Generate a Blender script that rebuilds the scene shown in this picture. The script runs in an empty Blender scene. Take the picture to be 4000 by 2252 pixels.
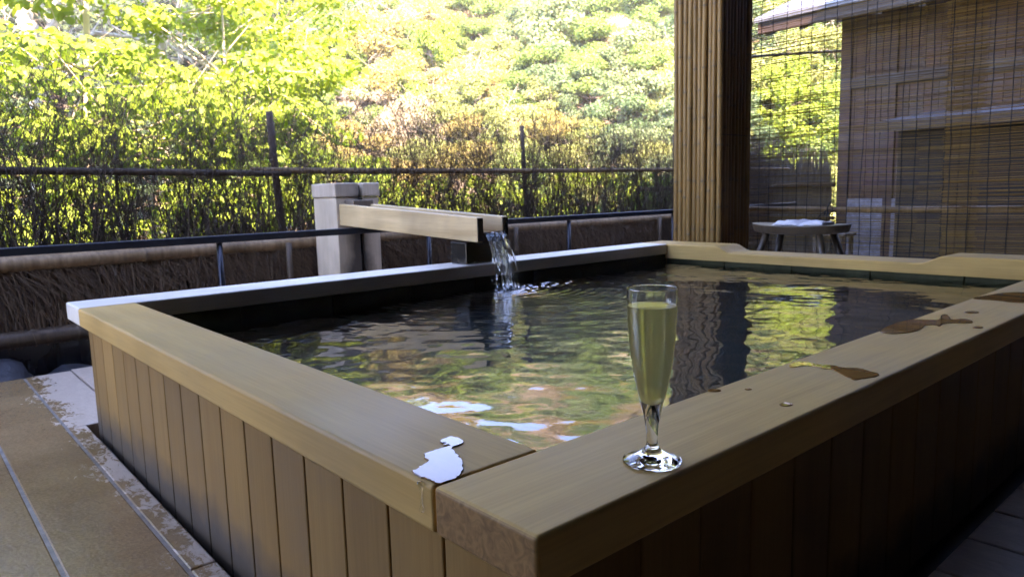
import bpy, bmesh, math, random
import numpy as np
from mathutils import Vector, Matrix, noise as mnoise

rad = math.radians
random.seed(7)
rng = np.random.default_rng(7)
scene = bpy.context.scene
COL = scene.collection

# ------------------------------------------------------------------ camera
# x runs along the long near side of the bath, y along its short side, z = 0 is the top of the bath rim
F_PX, YAW, PITCH, ROLL = 2794.94, 0.8529, 0.1331, -0.0261
CAM = np.array([-0.4066, -0.4403, 0.3037])
def cam_axes():
    cy, sy, cp, sp, cr, sr = math.cos(YAW), math.sin(YAW), math.cos(PITCH), math.sin(PITCH), math.cos(ROLL), math.sin(ROLL)
    fwd = np.array([cy*cp, sy*cp, -sp]); right = np.array([sy, -cy, 0.]); up = np.cross(right, fwd)
    return right*cr + up*sr, -right*sr + up*cr, fwd
AX_R, AX_U, AX_F = cam_axes()
cam_data = bpy.data.cameras.new('camera')
cam = bpy.data.objects.new('camera', cam_data); COL.objects.link(cam)
cam.matrix_world = Matrix(((AX_R[0], AX_U[0], -AX_F[0], CAM[0]), (AX_R[1], AX_U[1], -AX_F[1], CAM[1]),
                           (AX_R[2], AX_U[2], -AX_F[2], CAM[2]), (0, 0, 0, 1)))
cam_data.sensor_width = 36.0; cam_data.lens = F_PX/4000*36; cam_data.clip_start = 0.02; cam_data.clip_end = 1000
cam_data.dof.use_dof = True; cam_data.dof.focus_distance = 0.95; cam_data.dof.aperture_fstop = 13.0
scene.camera = cam

# ------------------------------------------------------------------ sky, sun, exposure
SUN_AZ, SUN_EL = 248.0, 43.0            # where the sun stands: behind the camera, above the building
world = bpy.data.worlds.new('World'); scene.world = world; world.use_nodes = True
wn = world.node_tree.nodes; wl = world.node_tree.links
sky = wn.new('ShaderNodeTexSky'); sky.sky_type = 'NISHITA'; sky.sun_disc = False
sky.sun_elevation = rad(SUN_EL); sky.sun_rotation = rad(90 - SUN_AZ)
sky.air_density = .75; sky.dust_density = 0.0; sky.ozone_density = 6.0; sky.altitude = 1200
wn['Background'].inputs[1].default_value = 0.15
hs = wn.new('ShaderNodeHueSaturation'); hs.inputs['Saturation'].default_value = 1.03
wl.new(sky.outputs[0], hs.inputs['Color']); wl.new(hs.outputs[0], wn['Background'].inputs[0])
sun_data = bpy.data.lights.new('sun', 'SUN'); sun_data.energy = 2.8; sun_data.angle = rad(0.53); sun_data.color = (1, .94, .84)
sun = bpy.data.objects.new('sun', sun_data); COL.objects.link(sun)
sd = Vector((math.cos(rad(SUN_AZ))*math.cos(rad(SUN_EL)), math.sin(rad(SUN_AZ))*math.cos(rad(SUN_EL)), math.sin(rad(SUN_EL))))
sun.rotation_euler = sd.to_track_quat('Z', 'Y').to_euler(); sun.location = sd*60
vs = scene.view_settings
vs.view_transform = 'Standard'; vs.look = 'None'; vs.gamma = 1.0; vs.use_curve_mapping = False; vs.exposure = 4.5
vs.use_white_balance = True; vs.white_balance_temperature = 9200; vs.white_balance_tint = 32
scene.render.engine = 'CYCLES'
cy_ = scene.cycles
cy_.use_denoising = True
try: cy_.denoiser = 'OPENIMAGEDENOISE'
except Exception: pass
cy_.max_bounces = 14; cy_.diffuse_bounces = 5; cy_.glossy_bounces = 6; cy_.transmission_bounces = 12; cy_.transparent_max_bounces = 16
cy_.caustics_reflective = False; cy_.caustics_refractive = True; cy_.blur_glossy = 0.5; cy_.sample_clamp_indirect = 8.0

# ------------------------------------------------------------------ pixel helpers (display pixels, photo shown 2575 wide)
def ray(x, y):
    k = 4000/2575.
    return AX_F + AX_R*(x*k - 2000)/F_PX - AX_U*(y*k - 1126)/F_PX
def at_z(x, y, z): d = ray(x, y); return CAM + d*(z - CAM[2])/d[2]
def at_y(x, y, v): d = ray(x, y); return CAM + d*(v - CAM[1])/d[1]
def at_x(x, y, v): d = ray(x, y); return CAM + d*(v - CAM[0])/d[0]
def at_d(x, y, dist): d = ray(x, y); return CAM + d*dist/math.hypot(d[0], d[1])

# ------------------------------------------------------------------ materials
def mat(name):
    m = bpy.data.materials.new(name); m.use_nodes = True
    nt = m.node_tree; b = nt.nodes['Principled BSDF']
    return m, nt, b
def N(nt, t, **kw):
    n = nt.nodes.new(t)
    for k, v in kw.items():
        if k.startswith('i_'):
            key = k[2:]
            n.inputs[int(key) if key.isdigit() else key].default_value = v
        else: setattr(n, k, v)
    return n
def ramp(nt, fac, stops, interp='LINEAR'):
    r = nt.nodes.new('ShaderNodeValToRGB'); r.color_ramp.interpolation = interp
    el = r.color_ramp.elements
    while len(el) < len(stops): el.new(0.5)
    for e, (p, c) in zip(el, stops):
        e.position = p; e.color = (*c, 1) if len(c) == 3 else c
    nt.links.new(fac, r.inputs[0]); return r
def coords(nt, scale=(1, 1, 1), kind='Object', randomise=True):
    tc = nt.nodes.new('ShaderNodeTexCoord'); mp = nt.nodes.new('ShaderNodeMapping')
    mp.inputs['Scale'].default_value = scale
    nt.links.new(tc.outputs[kind], mp.inputs[0])
    if randomise:
        oi = nt.nodes.new('ShaderNodeObjectInfo'); mu = N(nt, 'ShaderNodeMath', operation='MULTIPLY', i_1=37.0)
        nt.links.new(oi.outputs['Random'], mu.inputs[0])
        nt.links.new(mu.outputs[0], mp.inputs['Location'])
    return mp.outputs[0]
def bump(nt, b, height, strength=.2, dist=.01):
    n = N(nt, 'ShaderNodeBump', i_Strength=strength, i_Distance=dist)
    nt.links.new(height, n.inputs['Height']); nt.links.new(n.outputs[0], b.inputs['Normal']); return n
def mixc(nt, fac, a, c, blend='MIX'):
    m = nt.nodes.new('ShaderNodeMix'); m.data_type = 'RGBA'; m.blend_type = blend
    for s, v in ((m.inputs[0], fac), (m.inputs[6], a), (m.inputs[7], c)):
        if hasattr(v, 'is_output'): nt.links.new(v, s)
        elif isinstance(v, (int, float)): s.default_value = v
        else: s.default_value = (*v, 1)
    return m.outputs[2]

def wood(name, dark, light, axis=0, rough=.45, ring=22., stain=None, end=None, vary=.25, b_str=.05, spec=.5):
    m, nt, b = mat(name)
    sc = [ring, ring, ring]; sc[axis] = ring*.045
    v = coords(nt, sc)
    n1 = N(nt, 'ShaderNodeTexNoise', i_Scale=1.0, i_Detail=6.0, i_Roughness=.65, i_Distortion=.6)
    nt.links.new(v, n1.inputs['Vector'])
    sc2 = [230., 230., 230.]; sc2[axis] = 7.
    v2 = coords(nt, sc2)
    n2 = N(nt, 'ShaderNodeTexNoise', i_Scale=1.0, i_Detail=3.0)
    nt.links.new(v2, n2.inputs['Vector'])
    v3 = coords(nt, (3, 3, 3))
    n3 = N(nt, 'ShaderNodeTexNoise', i_Scale=1.0, i_Detail=4.0); nt.links.new(v3, n3.inputs['Vector'])
    r1 = ramp(nt, n1.outputs[0], [(.3, dark), (.7, light)])
    c = mixc(nt, .16, r1.outputs[0], ramp(nt, n2.outputs[0], [(.35, tuple(x*.62 for x in dark)), (.6, light)]).outputs[0])
    c = mixc(nt, 1.0, c, ramp(nt, n3.outputs[0], [(.3, (1-vary,)*3), (.7, (1+vary*.3,)*3)]).outputs[0], 'MULTIPLY')
    oi = nt.nodes.new('ShaderNodeObjectInfo')
    c = mixc(nt, 1.0, c, ramp(nt, oi.outputs['Random'], [(0, (.84, .82, .8)), (1, (1.06, 1.05, 1.0))]).outputs[0], 'MULTIPLY')
    if stain:                                     # dirt line left by splashed water along the foot of the boards
        z0, col = stain
        tc = nt.nodes.new('ShaderNodeTexCoord'); sp = nt.nodes.new('ShaderNodeSeparateXYZ'); nt.links.new(tc.outputs['Object'], sp.inputs[0])
        nn = N(nt, 'ShaderNodeTexNoise', i_Scale=14.0, i_Detail=5.0); nt.links.new(tc.outputs['Object'], nn.inputs['Vector'])
        ma = N(nt, 'ShaderNodeMath', operation='MULTIPLY_ADD', i_1=.09, i_2=-.045); nt.links.new(nn.outputs[0], ma.inputs[0])
        ad = N(nt, 'ShaderNodeMath', operation='ADD'); nt.links.new(sp.outputs[2], ad.inputs[0]); nt.links.new(ma.outputs[0], ad.inputs[1])
        mr = N(nt, 'ShaderNodeMapRange', i_1=z0 - .03, i_2=z0 + .05, i_3=.88, i_4=0.0); nt.links.new(ad.outputs[0], mr.inputs[0])
        c = mixc(nt, mr.outputs[0], c, col)
    if end:                                       # end grain soaks up water and is darker
        ge = nt.nodes.new('ShaderNodeNewGeometry'); s3 = nt.nodes.new('ShaderNodeSeparateXYZ'); nt.links.new(ge.outputs['True Normal'], s3.inputs[0])
        ab = N(nt, 'ShaderNodeMath', operation='ABSOLUTE'); nt.links.new(s3.outputs[axis], ab.inputs[0])
        er = N(nt, 'ShaderNodeMapRange', i_1=.55, i_2=.95); nt.links.new(ab.outputs[0], er.inputs[0])
        ve = coords(nt, (60, 60, 60)); ne = N(nt, 'ShaderNodeTexNoise', i_Scale=1.0, i_Detail=5.0, i_Distortion=2.0); nt.links.new(ve, ne.inputs[0])
        c = mixc(nt, er.outputs[0], c, ramp(nt, ne.outputs[0], [(.35, tuple(q*.6 for q in end)), (.65, end)]).outputs[0])
    nt.links.new(c, b.inputs['Base Color'])
    rr = N(nt, 'ShaderNodeMapRange', i_1=.3, i_2=.7, i_3=rough - .08, i_4=rough + .12)
    nt.links.new(n3.outputs[0], rr.inputs[0]); nt.links.new(rr.outputs[0], b.inputs['Roughness'])
    b.inputs['Specular IOR Level'].default_value = spec
    bump(nt, b, n2.outputs[0], b_str, .004)
    return m
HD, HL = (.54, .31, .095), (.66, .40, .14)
M = {}
M['rim_x'] = wood('hinoki_rim_x', HD, HL, 0, .5, 18., spec=.14, end=(.30, .155, .06))
M['rim_wx'] = wood('pale_rim_x', (.80, .72, .62), (.90, .83, .74), 0, .5, 18., spec=.5)  # paler base colour than the other rim boards
M['rim_wy'] = wood('pale_rim_y', (.56, .38, .20), (.68, .50, .31), 1, .27, 18., spec=.7)
M['rim_y'] = wood('hinoki_rim_y', HD, HL, 1, .5, 18., spec=.14)
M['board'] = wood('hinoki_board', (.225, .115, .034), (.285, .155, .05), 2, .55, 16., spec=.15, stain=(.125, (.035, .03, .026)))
M['trough'] = wood('trough_wood', (.48, .30, .13), (.68, .47, .25), 1, .5, 14., vary=.4)
M['wet_shade_dark'] = wood('wet_shade_black', (.012, .010, .008), (.03, .024, .018), 2, .25, 14.)  # also gives the shade under the brush fence its black
M['post'] = wood('pale_post_wood', (.52, .38, .26), (.70, .55, .41), 2, .6, 14., vary=.45)
def stain_post():
    m = M['post']; nt = m.node_tree; b = nt.nodes['Principled BSDF']; lk = b.inputs['Base Color'].links[0]; src = lk.from_socket
    ge = nt.nodes.new('ShaderNodeNewGeometry'); sp = nt.nodes.new('ShaderNodeSeparateXYZ'); nt.links.new(ge.outputs['Position'], sp.inputs[0])
    nn = N(nt, 'ShaderNodeTexNoise', i_Scale=9.0, i_Detail=5.0); nt.links.new(ge.outputs['Position'], nn.inputs[0])
    # run-off from the trough joint: dark round the groove, widening downwards
    dx = N(nt, 'ShaderNodeMath', operation='SUBTRACT', i_1=1.565); nt.links.new(sp.outputs[0], dx.inputs[0])
    ad = N(nt, 'ShaderNodeMath', operation='ABSOLUTE'); nt.links.new(dx.outputs[0], ad.inputs[0])
    wz = N(nt, 'ShaderNodeMapRange', i_1=-.35, i_2=.36, i_3=.10, i_4=.012); nt.links.new(sp.outputs[2], wz.inputs[0])
    nz = N(nt, 'ShaderNodeMath', operation='MULTIPLY_ADD', i_1=.10, i_2=-.05); nt.links.new(nn.outputs[0], nz.inputs[0])
    q = N(nt, 'ShaderNodeMath', operation='ADD'); nt.links.new(ad.outputs[0], q.inputs[0]); nt.links.new(nz.outputs[0], q.inputs[1])
    q2 = N(nt, 'ShaderNodeMath', operation='SUBTRACT'); nt.links.new(q.outputs[0], q2.inputs[0]); nt.links.new(wz.outputs[0], q2.inputs[1])
    mr = N(nt, 'ShaderNodeMapRange', i_1=-.03, i_2=.03, i_3=.92, i_4=0.0); nt.links.new(q2.outputs[0], mr.inputs[0])
    nt.links.new(mixc(nt, mr.outputs[0], src, (.035, .026, .02)), b.inputs['Base Color'])
stain_post()
M['weather'] = wood('weathered_wood', (.10, .07, .05), (.22, .16, .11), 2, .7, 12.)
M['house'] = wood('red_brown_boards', (.032, .010, .007), (.095, .033, .021), 2, .6, 14., vary=.5)
M['house_x'] = wood('brown_beam', (.028, .015, .010), (.06, .033, .02), 1, .6, 14.)
M['stool'] = wood('stool_wood', (.055, .036, .022), (.11, .075, .045), 1, .35, 14.)
M['ceil'] = wood('dark_ceiling_wood', (.022, .014, .009), (.045, .028, .018), 0, .6, 10.)
M['endgrain'] = wood('end_grain', (.13, .085, .05), (.23, .155, .095), 2, .6, 30., vary=.4)

def floor_mat():
    m, nt, b = mat('wet_floor_plank')
    tc = nt.nodes.new('ShaderNodeTexCoord')
    ob = tc.outputs['Object']
    big = N(nt, 'ShaderNodeTexNoise', i_Scale=5.0, i_Detail=6.0, i_Roughness=.62, i_Distortion=.4); nt.links.new(ob, big.inputs[0])
    mp = nt.nodes.new('ShaderNodeMapping'); mp.inputs['Scale'].default_value = (45, 20, 40); nt.links.new(ob, mp.inputs[0])
    fine = N(nt, 'ShaderNodeTexNoise', i_Scale=1.0, i_Detail=5.0, i_Roughness=.7, i_Distortion=1.2); nt.links.new(mp.outputs[0], fine.inputs[0])
    grit = N(nt, 'ShaderNodeTexNoise', i_Scale=160.0, i_Detail=2.0); nt.links.new(ob, grit.inputs[0])
    sp = nt.nodes.new('ShaderNodeSeparateXYZ'); nt.links.new(ob, sp.inputs[0])
    # dry strip sheltered by the bath on its left side, ragged towards the wet boards
    a = N(nt, 'ShaderNodeMath', operation='MULTIPLY_ADD', i_1=.22, i_2=-.11); nt.links.new(fine.outputs[0], a.inputs[0])
    a2 = N(nt, 'ShaderNodeMath', operation='MULTIPLY_ADD', i_1=.3, i_2=-.165); nt.links.new(big.outputs[0], a2.inputs[0])
    s1 = N(nt, 'ShaderNodeMath', operation='ADD'); nt.links.new(sp.outputs[0], s1.inputs[0]); nt.links.new(a.outputs[0], s1.inputs[1])
    s2 = N(nt, 'ShaderNodeMath', operation='ADD'); nt.links.new(s1.outputs[0], s2.inputs[0]); nt.links.new(a2.outputs[0], s2.inputs[1])
    dry = N(nt, 'ShaderNodeMapRange', i_1=-.03, i_2=.005); nt.links.new(s2.outputs[0], dry.inputs[0])
    far = N(nt, 'ShaderNodeMapRange', i_1=.46, i_2=.54); nt.links.new(fine.outputs[0], far.inputs[0])
    wet = ramp(nt, big.outputs[0], [(.3, (.23, .125, .05)), (.7, (.36, .215, .095))])
    wet2 = mixc(nt, .35, wet.outputs[0], ramp(nt, grit.outputs[0], [(.35, (.10, .05, .024)), (.65, (.32, .2, .1))]).outputs[0])
    drc = ramp(nt, fine.outputs[0], [(.3, (.38, .27, .19)), (.7, (.52, .40, .30))])
    c = mixc(nt, dry.outputs[0], wet2, drc.outputs[0])
    nt.links.new(c, b.inputs['Base Color'])
    rw = N(nt, 'ShaderNodeMapRange', i_1=.42, i_2=.58, i_3=.09, i_4=.26); nt.links.new(fine.outputs[0], rw.inputs[0])
    mx = N(nt, 'ShaderNodeMix'); nt.links.new(dry.outputs[0], mx.inputs[0]); nt.links.new(rw.outputs[0], mx.inputs[2]); mx.inputs[3].default_value = .42
    nt.links.new(mx.outputs[0], b.inputs['Roughness'])
    ad = N(nt, 'ShaderNodeMath', operation='MULTIPLY_ADD', i_1=.4); nt.links.new(grit.outputs[0], ad.inputs[0]); nt.links.new(fine.outputs[0], ad.inputs[2])
    bump(nt, b, ad.outputs[0], .3, .003)
    b.inputs['Specular IOR Level'].default_value = .75
    return m
M['plank'] = floor_mat()

def simple(name, col, rough=.6, metal=0., nscale=20., var=.35, b_str=.25, spec=.5, dist=.006):
    m, nt, b = mat(name)
    v = coords(nt)
    n = N(nt, 'ShaderNodeTexNoise', i_Scale=nscale, i_Detail=6.0, i_Roughness=.6); nt.links.new(v, n.inputs[0])
    r = ramp(nt, n.outputs[0], [(.3, tuple(x*(1-var) for x in col)), (.7, tuple(min(1, x*(1+var)) for x in col))])
    nt.links.new(r.outputs[0], b.inputs['Base Color'])
    b.inputs['Roughness'].default_value = rough; b.inputs['Metallic'].default_value = metal
    b.inputs['Specular IOR Level'].default_value = spec
    if b_str: bump(nt, b, n.outputs[0], b_str, dist)
    return m
M['grout'] = simple('pale_grout', (.25, .22, .19), .25)
M['gutter'] = simple('dark_gutter', (.02, .018, .016), .5)
M['stone'] = simple('green_grey_stone', (.045, .044, .018), .7, spec=.15, nscale=9., var=.5)
M['rock'] = simple('dark_wet_rock', (.02, .02, .023), .5, spec=.3, nscale=7., var=.5, b_str=.6, dist=.03)
M['steel'] = simple('dark_bronze_metal', (.025, .027, .035), .28, .6, var=.15, b_str=.0)
M['cord'] = simple('black_cord', (.01, .009, .008), .8)
M['ground'] = simple('forest_soil', (.022, .017, .011), .95, spec=0., nscale=1.2, var=.5, dist=.2)
M['towel'] = simple('pale_towel', (.62, .62, .66), .95, nscale=300., var=.08, dist=.002)
M['roof'] = simple('grey_metal_roof', (.13, .14, .165), .35, nscale=6., b_str=.1)
M['plaster'] = simple('brown_plaster', (.025, .016, .010), .9, nscale=30.)
M['whitewash'] = simple('pale_plaster', (.20, .18, .18), .9)
M['paver'] = simple('pale_pink_paver', (.50, .42, .42), .8)
M['unseen_wall'] = simple('shade_wall', (.04, .027, .019), .9)

def bamboo(name, c1, c2, rough=.4):
    m, nt, b = mat(name)
    v = coords(nt, (60, 60, 3.0))
    n = N(nt, 'ShaderNodeTexNoise', i_Scale=1.0, i_Detail=5.0); nt.links.new(v, n.inputs[0])
    v2 = coords(nt, (5, 5, 2.2))
    n2 = N(nt, 'ShaderNodeTexNoise', i_Scale=1.0, i_Detail=4.0); nt.links.new(v2, n2.inputs[0])
    r = ramp(nt, n.outputs[0], [(.3, c1), (.7, c2)])
    c = mixc(nt, 1.0, r.outputs[0], ramp(nt, n2.outputs[0], [(.3, (.68, .62, .55)), (.65, (1.05, 1.02, 1))]).outputs[0], 'MULTIPLY')
    oi = nt.nodes.new('ShaderNodeObjectInfo')
    c = mixc(nt, 1.0, c, ramp(nt, oi.outputs['Random'], [(0, (.80, .76, .70)), (1, (1.08, 1.05, 1.02))]).outputs[0], 'MULTIPLY')
    at = nt.nodes.new('ShaderNodeAttribute'); at.attribute_name = 'node'
    c = mixc(nt, at.outputs['Fac'], c, (.12, .08, .045))
    nt.links.new(c, b.inputs['Base Color']); b.inputs['Roughness'].default_value = rough; b.inputs['Specular IOR Level'].default_value = .22
    bump(nt, b, n.outputs[0], .03, .001)
    return m
M['bam'] = bamboo('tan_bamboo', (.21, .115, .034), (.30, .17, .056))
M['bam_old'] = bamboo('weathered_bamboo', (.17, .105, .055), (.31, .20, .11), .5)
M['bam_dark'] = bamboo('dark_bamboo', (.06, .04, .028), (.13, .09, .06), .5)

def island(name, cols, rough=.7, trans=0., spec=.3, objvar=.12, tcol=None):
    m, nt, b = mat(name)
    g = nt.nodes.new('ShaderNodeNewGeometry')
    k = len(cols)
    r = ramp(nt, g.outputs['Random Per Island'], [(i/max(1, k-1), c) for i, c in enumerate(cols)])
    oi = nt.nodes.new('ShaderNodeObjectInfo')
    c = mixc(nt, 1.0, r.outputs[0], ramp(nt, oi.outputs['Random'], [(0, (1-objvar, 1-objvar*.6, 1-objvar)), (1, (1+objvar, 1+objvar*.7, 1+objvar))]).outputs[0], 'MULTIPLY')
    nt.links.new(c, b.inputs['Base Color']); b.inputs['Roughness'].default_value = rough
    b.inputs['Specular IOR Level'].default_value = spec
    if trans:
        t = nt.nodes.new('ShaderNodeBsdfTranslucent'); mx = nt.nodes.new('ShaderNodeMixShader'); mx.inputs[0].default_value = trans
        tc = mixc(nt, 1.0, c, tcol or (1.25, 1.2, .75), 'MULTIPLY')
        nt.links.new(tc, t.inputs[0]); nt.links.new(b.outputs[0], mx.inputs[1]); nt.links.new(t.outputs[0], mx.inputs[2])
        nt.links.new(mx.outputs[0], nt.nodes['Material Output'].inputs[0])
    return m
M['reed'] = island('reed', [(.11, .055, .015), (.21, .115, .03), (.31, .18, .05), (.14, .075, .02)], .6, .2, .08)
M['brush'] = island('brush_stalks', [(.08, .04, .022), (.17, .09, .052), (.26, .155, .09), (.11, .058, .034)], .7)
M['twig'] = island('dark_twigs', [(.04, .025, .016), (.085, .055, .036), (.14, .096, .066)], .8)
M['bark'] = island('pale_bark', [(.42, .36, .28), (.55, .48, .38)], .9)
M['bark_dark'] = island('grey_brown_bark', [(.16, .12, .085), (.24, .19, .14)], .9)
LEAF = {
 'lime':  [(.15, .245, .035), (.20, .31, .045), (.245, .345, .055), (.175, .275, .04)],
 'gold':  [(.29, .25, .085), (.33, .30, .10), (.31, .23, .08), (.27, .285, .09)],
 'pale':  [(.23, .29, .09), (.28, .325, .115), (.205, .265, .08)],
 'green': [(.09, .165, .045), (.125, .22, .055), (.17, .265, .065), (.105, .19, .05)],
 'ever':  [(.06, .115, .055), (.09, .16, .075), (.125, .205, .095), (.075, .135, .065)],
 'mint':  [(.13, .20, .09), (.175, .25, .12), (.115, .175, .08)],
 'pink':  [(.35, .30, .22), (.40, .345, .26), (.31, .265, .19)],
 'dark':  [(.028, .055, .026), (.046, .083, .038), (.068, .108, .048)],
 'rust':  [(.33, .17, .085), (.37, .27, .11), (.33, .31, .12), (.31, .19, .11)],
}
for k, v in LEAF.items():
    M['leaf_'+k] = island('leaves_'+k, v, .55, .38, .3, .16)

def glassy(name, col, ior, rough=0., rough_tex=None):
    m, nt, b = mat(name)
    b.inputs['Base Color'].default_value = (*col, 1); b.inputs['Transmission Weight'].default_value = 1.0
    b.inputs['IOR'].default_value = ior; b.inputs['Roughness'].default_value = rough
    return m, nt, b
M['glass'] = glassy('clear_glass', (.995, 1, .995), 1.48)[0]
M['stream'] = glassy('falling_water', (.95, .97, .97), 1.33, .02)[0]
def wine_mat():
    m, nt, b = glassy('sparkling_wine', (.995, .93, .56), 1.34, .07)
    t = nt.nodes.new('ShaderNodeBsdfTranslucent'); t.inputs[0].default_value = (1.0, .88, .42, 1)
    mx = nt.nodes.new('ShaderNodeMixShader'); mx.inputs[0].default_value = .34     # fine bubbles and mist on the glass scatter the light
    nt.links.new(b.outputs[0], mx.inputs[1]); nt.links.new(t.outputs[0], mx.inputs[2]); nt.links.new(mx.outputs[0], nt.nodes['Material Output'].inputs[0])
    return m
M['wine'] = wine_mat()
def fogged():
    # mist of condensation on the filled part of the bowl
    m, nt, b = glassy('fogged_glass', (.97, .98, .94), 1.30, .2)
    v = coords(nt, (1, 1, 1), randomise=False)
    n = N(nt, 'ShaderNodeTexNoise', i_Scale=900.0, i_Detail=2.0); nt.links.new(v, n.inputs[0]); bump(nt, b, n.outputs[0], .25, .0006)
    return m
M['fog'] = fogged()
def water_mat():
    m, nt, b = glassy('bath_water', (.62, .80, .76), 1.33, 0.0)
    v = coords(nt, (1, 1, 1), randomise=False)
    n = N(nt, 'ShaderNodeTexNoise', i_Scale=26.0, i_Detail=3.0, i_Roughness=.5); nt.links.new(v, n.inputs[0])
    bump(nt, b, n.outputs[0], .05, .005)
    return m
M['water'] = water_mat()
def film_mat():
    m, nt, b = mat('water_film_on_wood')
    v = coords(nt, (30, 4, 30)); n = N(nt, 'ShaderNodeTexNoise', i_Scale=1.0, i_Detail=4.0); nt.links.new(v, n.inputs[0])
    nt.links.new(ramp(nt, n.outputs[0], [(.3, (.17, .065, .014)), (.7, (.26, .11, .03))]).outputs[0], b.inputs['Base Color'])
    b.inputs['Roughness'].default_value = .01; b.inputs['IOR'].default_value = 1.33
    return m
M['film'] = film_mat()

# ------------------------------------------------------------------ mesh building
class MB:
    def __init__(s): s.v = []; s.f = []; s.n = 0; s.attr = []
    def add(s, V, Fc, a=None):
        V = np.asarray(V, float).reshape(-1, 3)
        s.v.append(V); s.f.extend([tuple(i + s.n for i in f) for f in Fc]); s.n += len(V)
        s.attr.append(np.zeros(len(V)) if a is None else np.asarray(a, float)); return s
    def box(s, lo, hi):
        (x0, y0, z0), (x1, y1, z1) = lo, hi
        V = [(x0,y0,z0),(x1,y0,z0),(x1,y1,z0),(x0,y1,z0),(x0,y0,z1),(x1,y0,z1),(x1,y1,z1),(x0,y1,z1)]
        return s.add(V, [(3,2,1,0),(4,5,6,7),(0,1,5,4),(1,2,6,5),(2,3,7,6),(3,0,4,7)])
    def tube(s, P, R, seg=6, caps=True, a=None):
        P = np.asarray(P, float); R = np.broadcast_to(np.asarray(R, float), (len(P),))
        T = np.gradient(P, axis=0); T /= np.linalg.norm(T, axis=1)[:, None] + 1e-12
        ref = np.array([0., 0, 1]) if abs(T[0][2]) < .9 else np.array([1., 0, 0])
        ang = np.arange(seg)*2*math.pi/seg
        V = []
        for p, t, r in zip(P, T, R):
            u = np.cross(t, ref); u /= np.linalg.norm(u) + 1e-12; w = np.cross(t, u)
            V.append(p + r*(np.cos(ang)[:, None]*u + np.sin(ang)[:, None]*w))
        k = len(P); Fc = []
        for i in range(k-1):
            for j in range(seg):
                j2 = (j+1) % seg
                Fc.append((i*seg+j, i*seg+j2, (i+1)*seg+j2, (i+1)*seg+j))
        if caps: Fc.append(tuple(range(seg))[::-1]); Fc.append(tuple((k-1)*seg + j for j in range(seg)))
        aa = None if a is None else np.repeat(np.asarray(a, float), seg)
        return s.add(np.concatenate(V), Fc, aa)
    def lathe(s, prof, seg=48, c=(0, 0, 0), close=False):
        ang = np.arange(seg)*2*math.pi/seg
        V = np.concatenate([np.stack([c[0]+r*np.cos(ang), c[1]+r*np.sin(ang), np.full(seg, c[2]+z)], 1) for r, z in prof])
        Fc = []; k = len(prof)
        for i in range(k - (0 if close else 1)):
            i2 = (i+1) % k
            for j in range(seg):
                j2 = (j+1) % seg; Fc.append((i*seg+j, i*seg+j2, i2*seg+j2, i2*seg+j))
        return s.add(V, Fc)
    def mesh(s, name, smooth=False, attr=False):
        me = bpy.data.meshes.new(name)
        V = np.concatenate(s.v) if s.v else np.zeros((0, 3))
        me.from_pydata(V.tolist(), [], s.f)
        if attr:
            at = me.attributes.new('node', 'FLOAT', 'POINT'); at.data.foreach_set('value', np.concatenate(s.attr))
        if smooth: me.polygons.foreach_set('use_smooth', [True]*len(me.polygons))
        me.update(); return me
def link(name, me, m=None, parent=None, loc=None, kind=None):
    o = bpy.data.objects.new(name, me); COL.objects.link(o)
    if m is not None and me is not None and not me.materials: me.materials.append(M[m] if isinstance(m, str) else m)
    if parent is not None: o.parent = parent
    if loc is not None: o.location = loc
    if kind: o['kind'] = kind
    return o
def tag(o, label=None, cat=None, group=None, kind=None):
    if label: o['label'] = label
    if cat: o['category'] = cat
    if group: o['group'] = group
    if kind: o['kind'] = kind
    return o
def empty(name, loc=(0, 0, 0)):
    o = bpy.data.objects.new(name, None); COL.objects.link(o); o.location = loc; o.empty_display_size = .1; return o
def child(name, mb, m, par, smooth=False, kind=None, attr=False):
    """mesh given in world coordinates, parented to a thing standing at par.location"""
    me = mb.mesh(name, smooth, attr) if isinstance(mb, MB) else mb
    p = par; off = Vector((0, 0, 0))
    while p is not None: off += p.location; p = p.parent
    if off.length: me.transform(Matrix.Translation(-off))
    return link(name, me, m, par, kind=kind)
def bevel(o, w=.004, seg=2):
    b = o.modifiers.new('bevel', 'BEVEL'); b.width = w; b.segments = seg; b.limit_method = 'ANGLE'; b.angle_limit = rad(40)
    return o
def quads_mesh(name, V, nper, m):
    """V: (k, nper, 3) polygons"""
    k = V.shape[0]; me = bpy.data.meshes.new(name)
    me.vertices.add(k*nper); me.vertices.foreach_set('co', V.reshape(-1))
    me.loops.add(k*nper); me.loops.foreach_set('vertex_index', np.arange(k*nper, dtype=np.int32))
    me.polygons.add(k); me.polygons.foreach_set('loop_start', np.arange(0, k*nper, nper, dtype=np.int32))
    me.polygons.foreach_set('loop_total', np.full(k, nper, dtype=np.int32))
    me.update(calc_edges=True); me.materials.append(M[m]); return me
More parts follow.
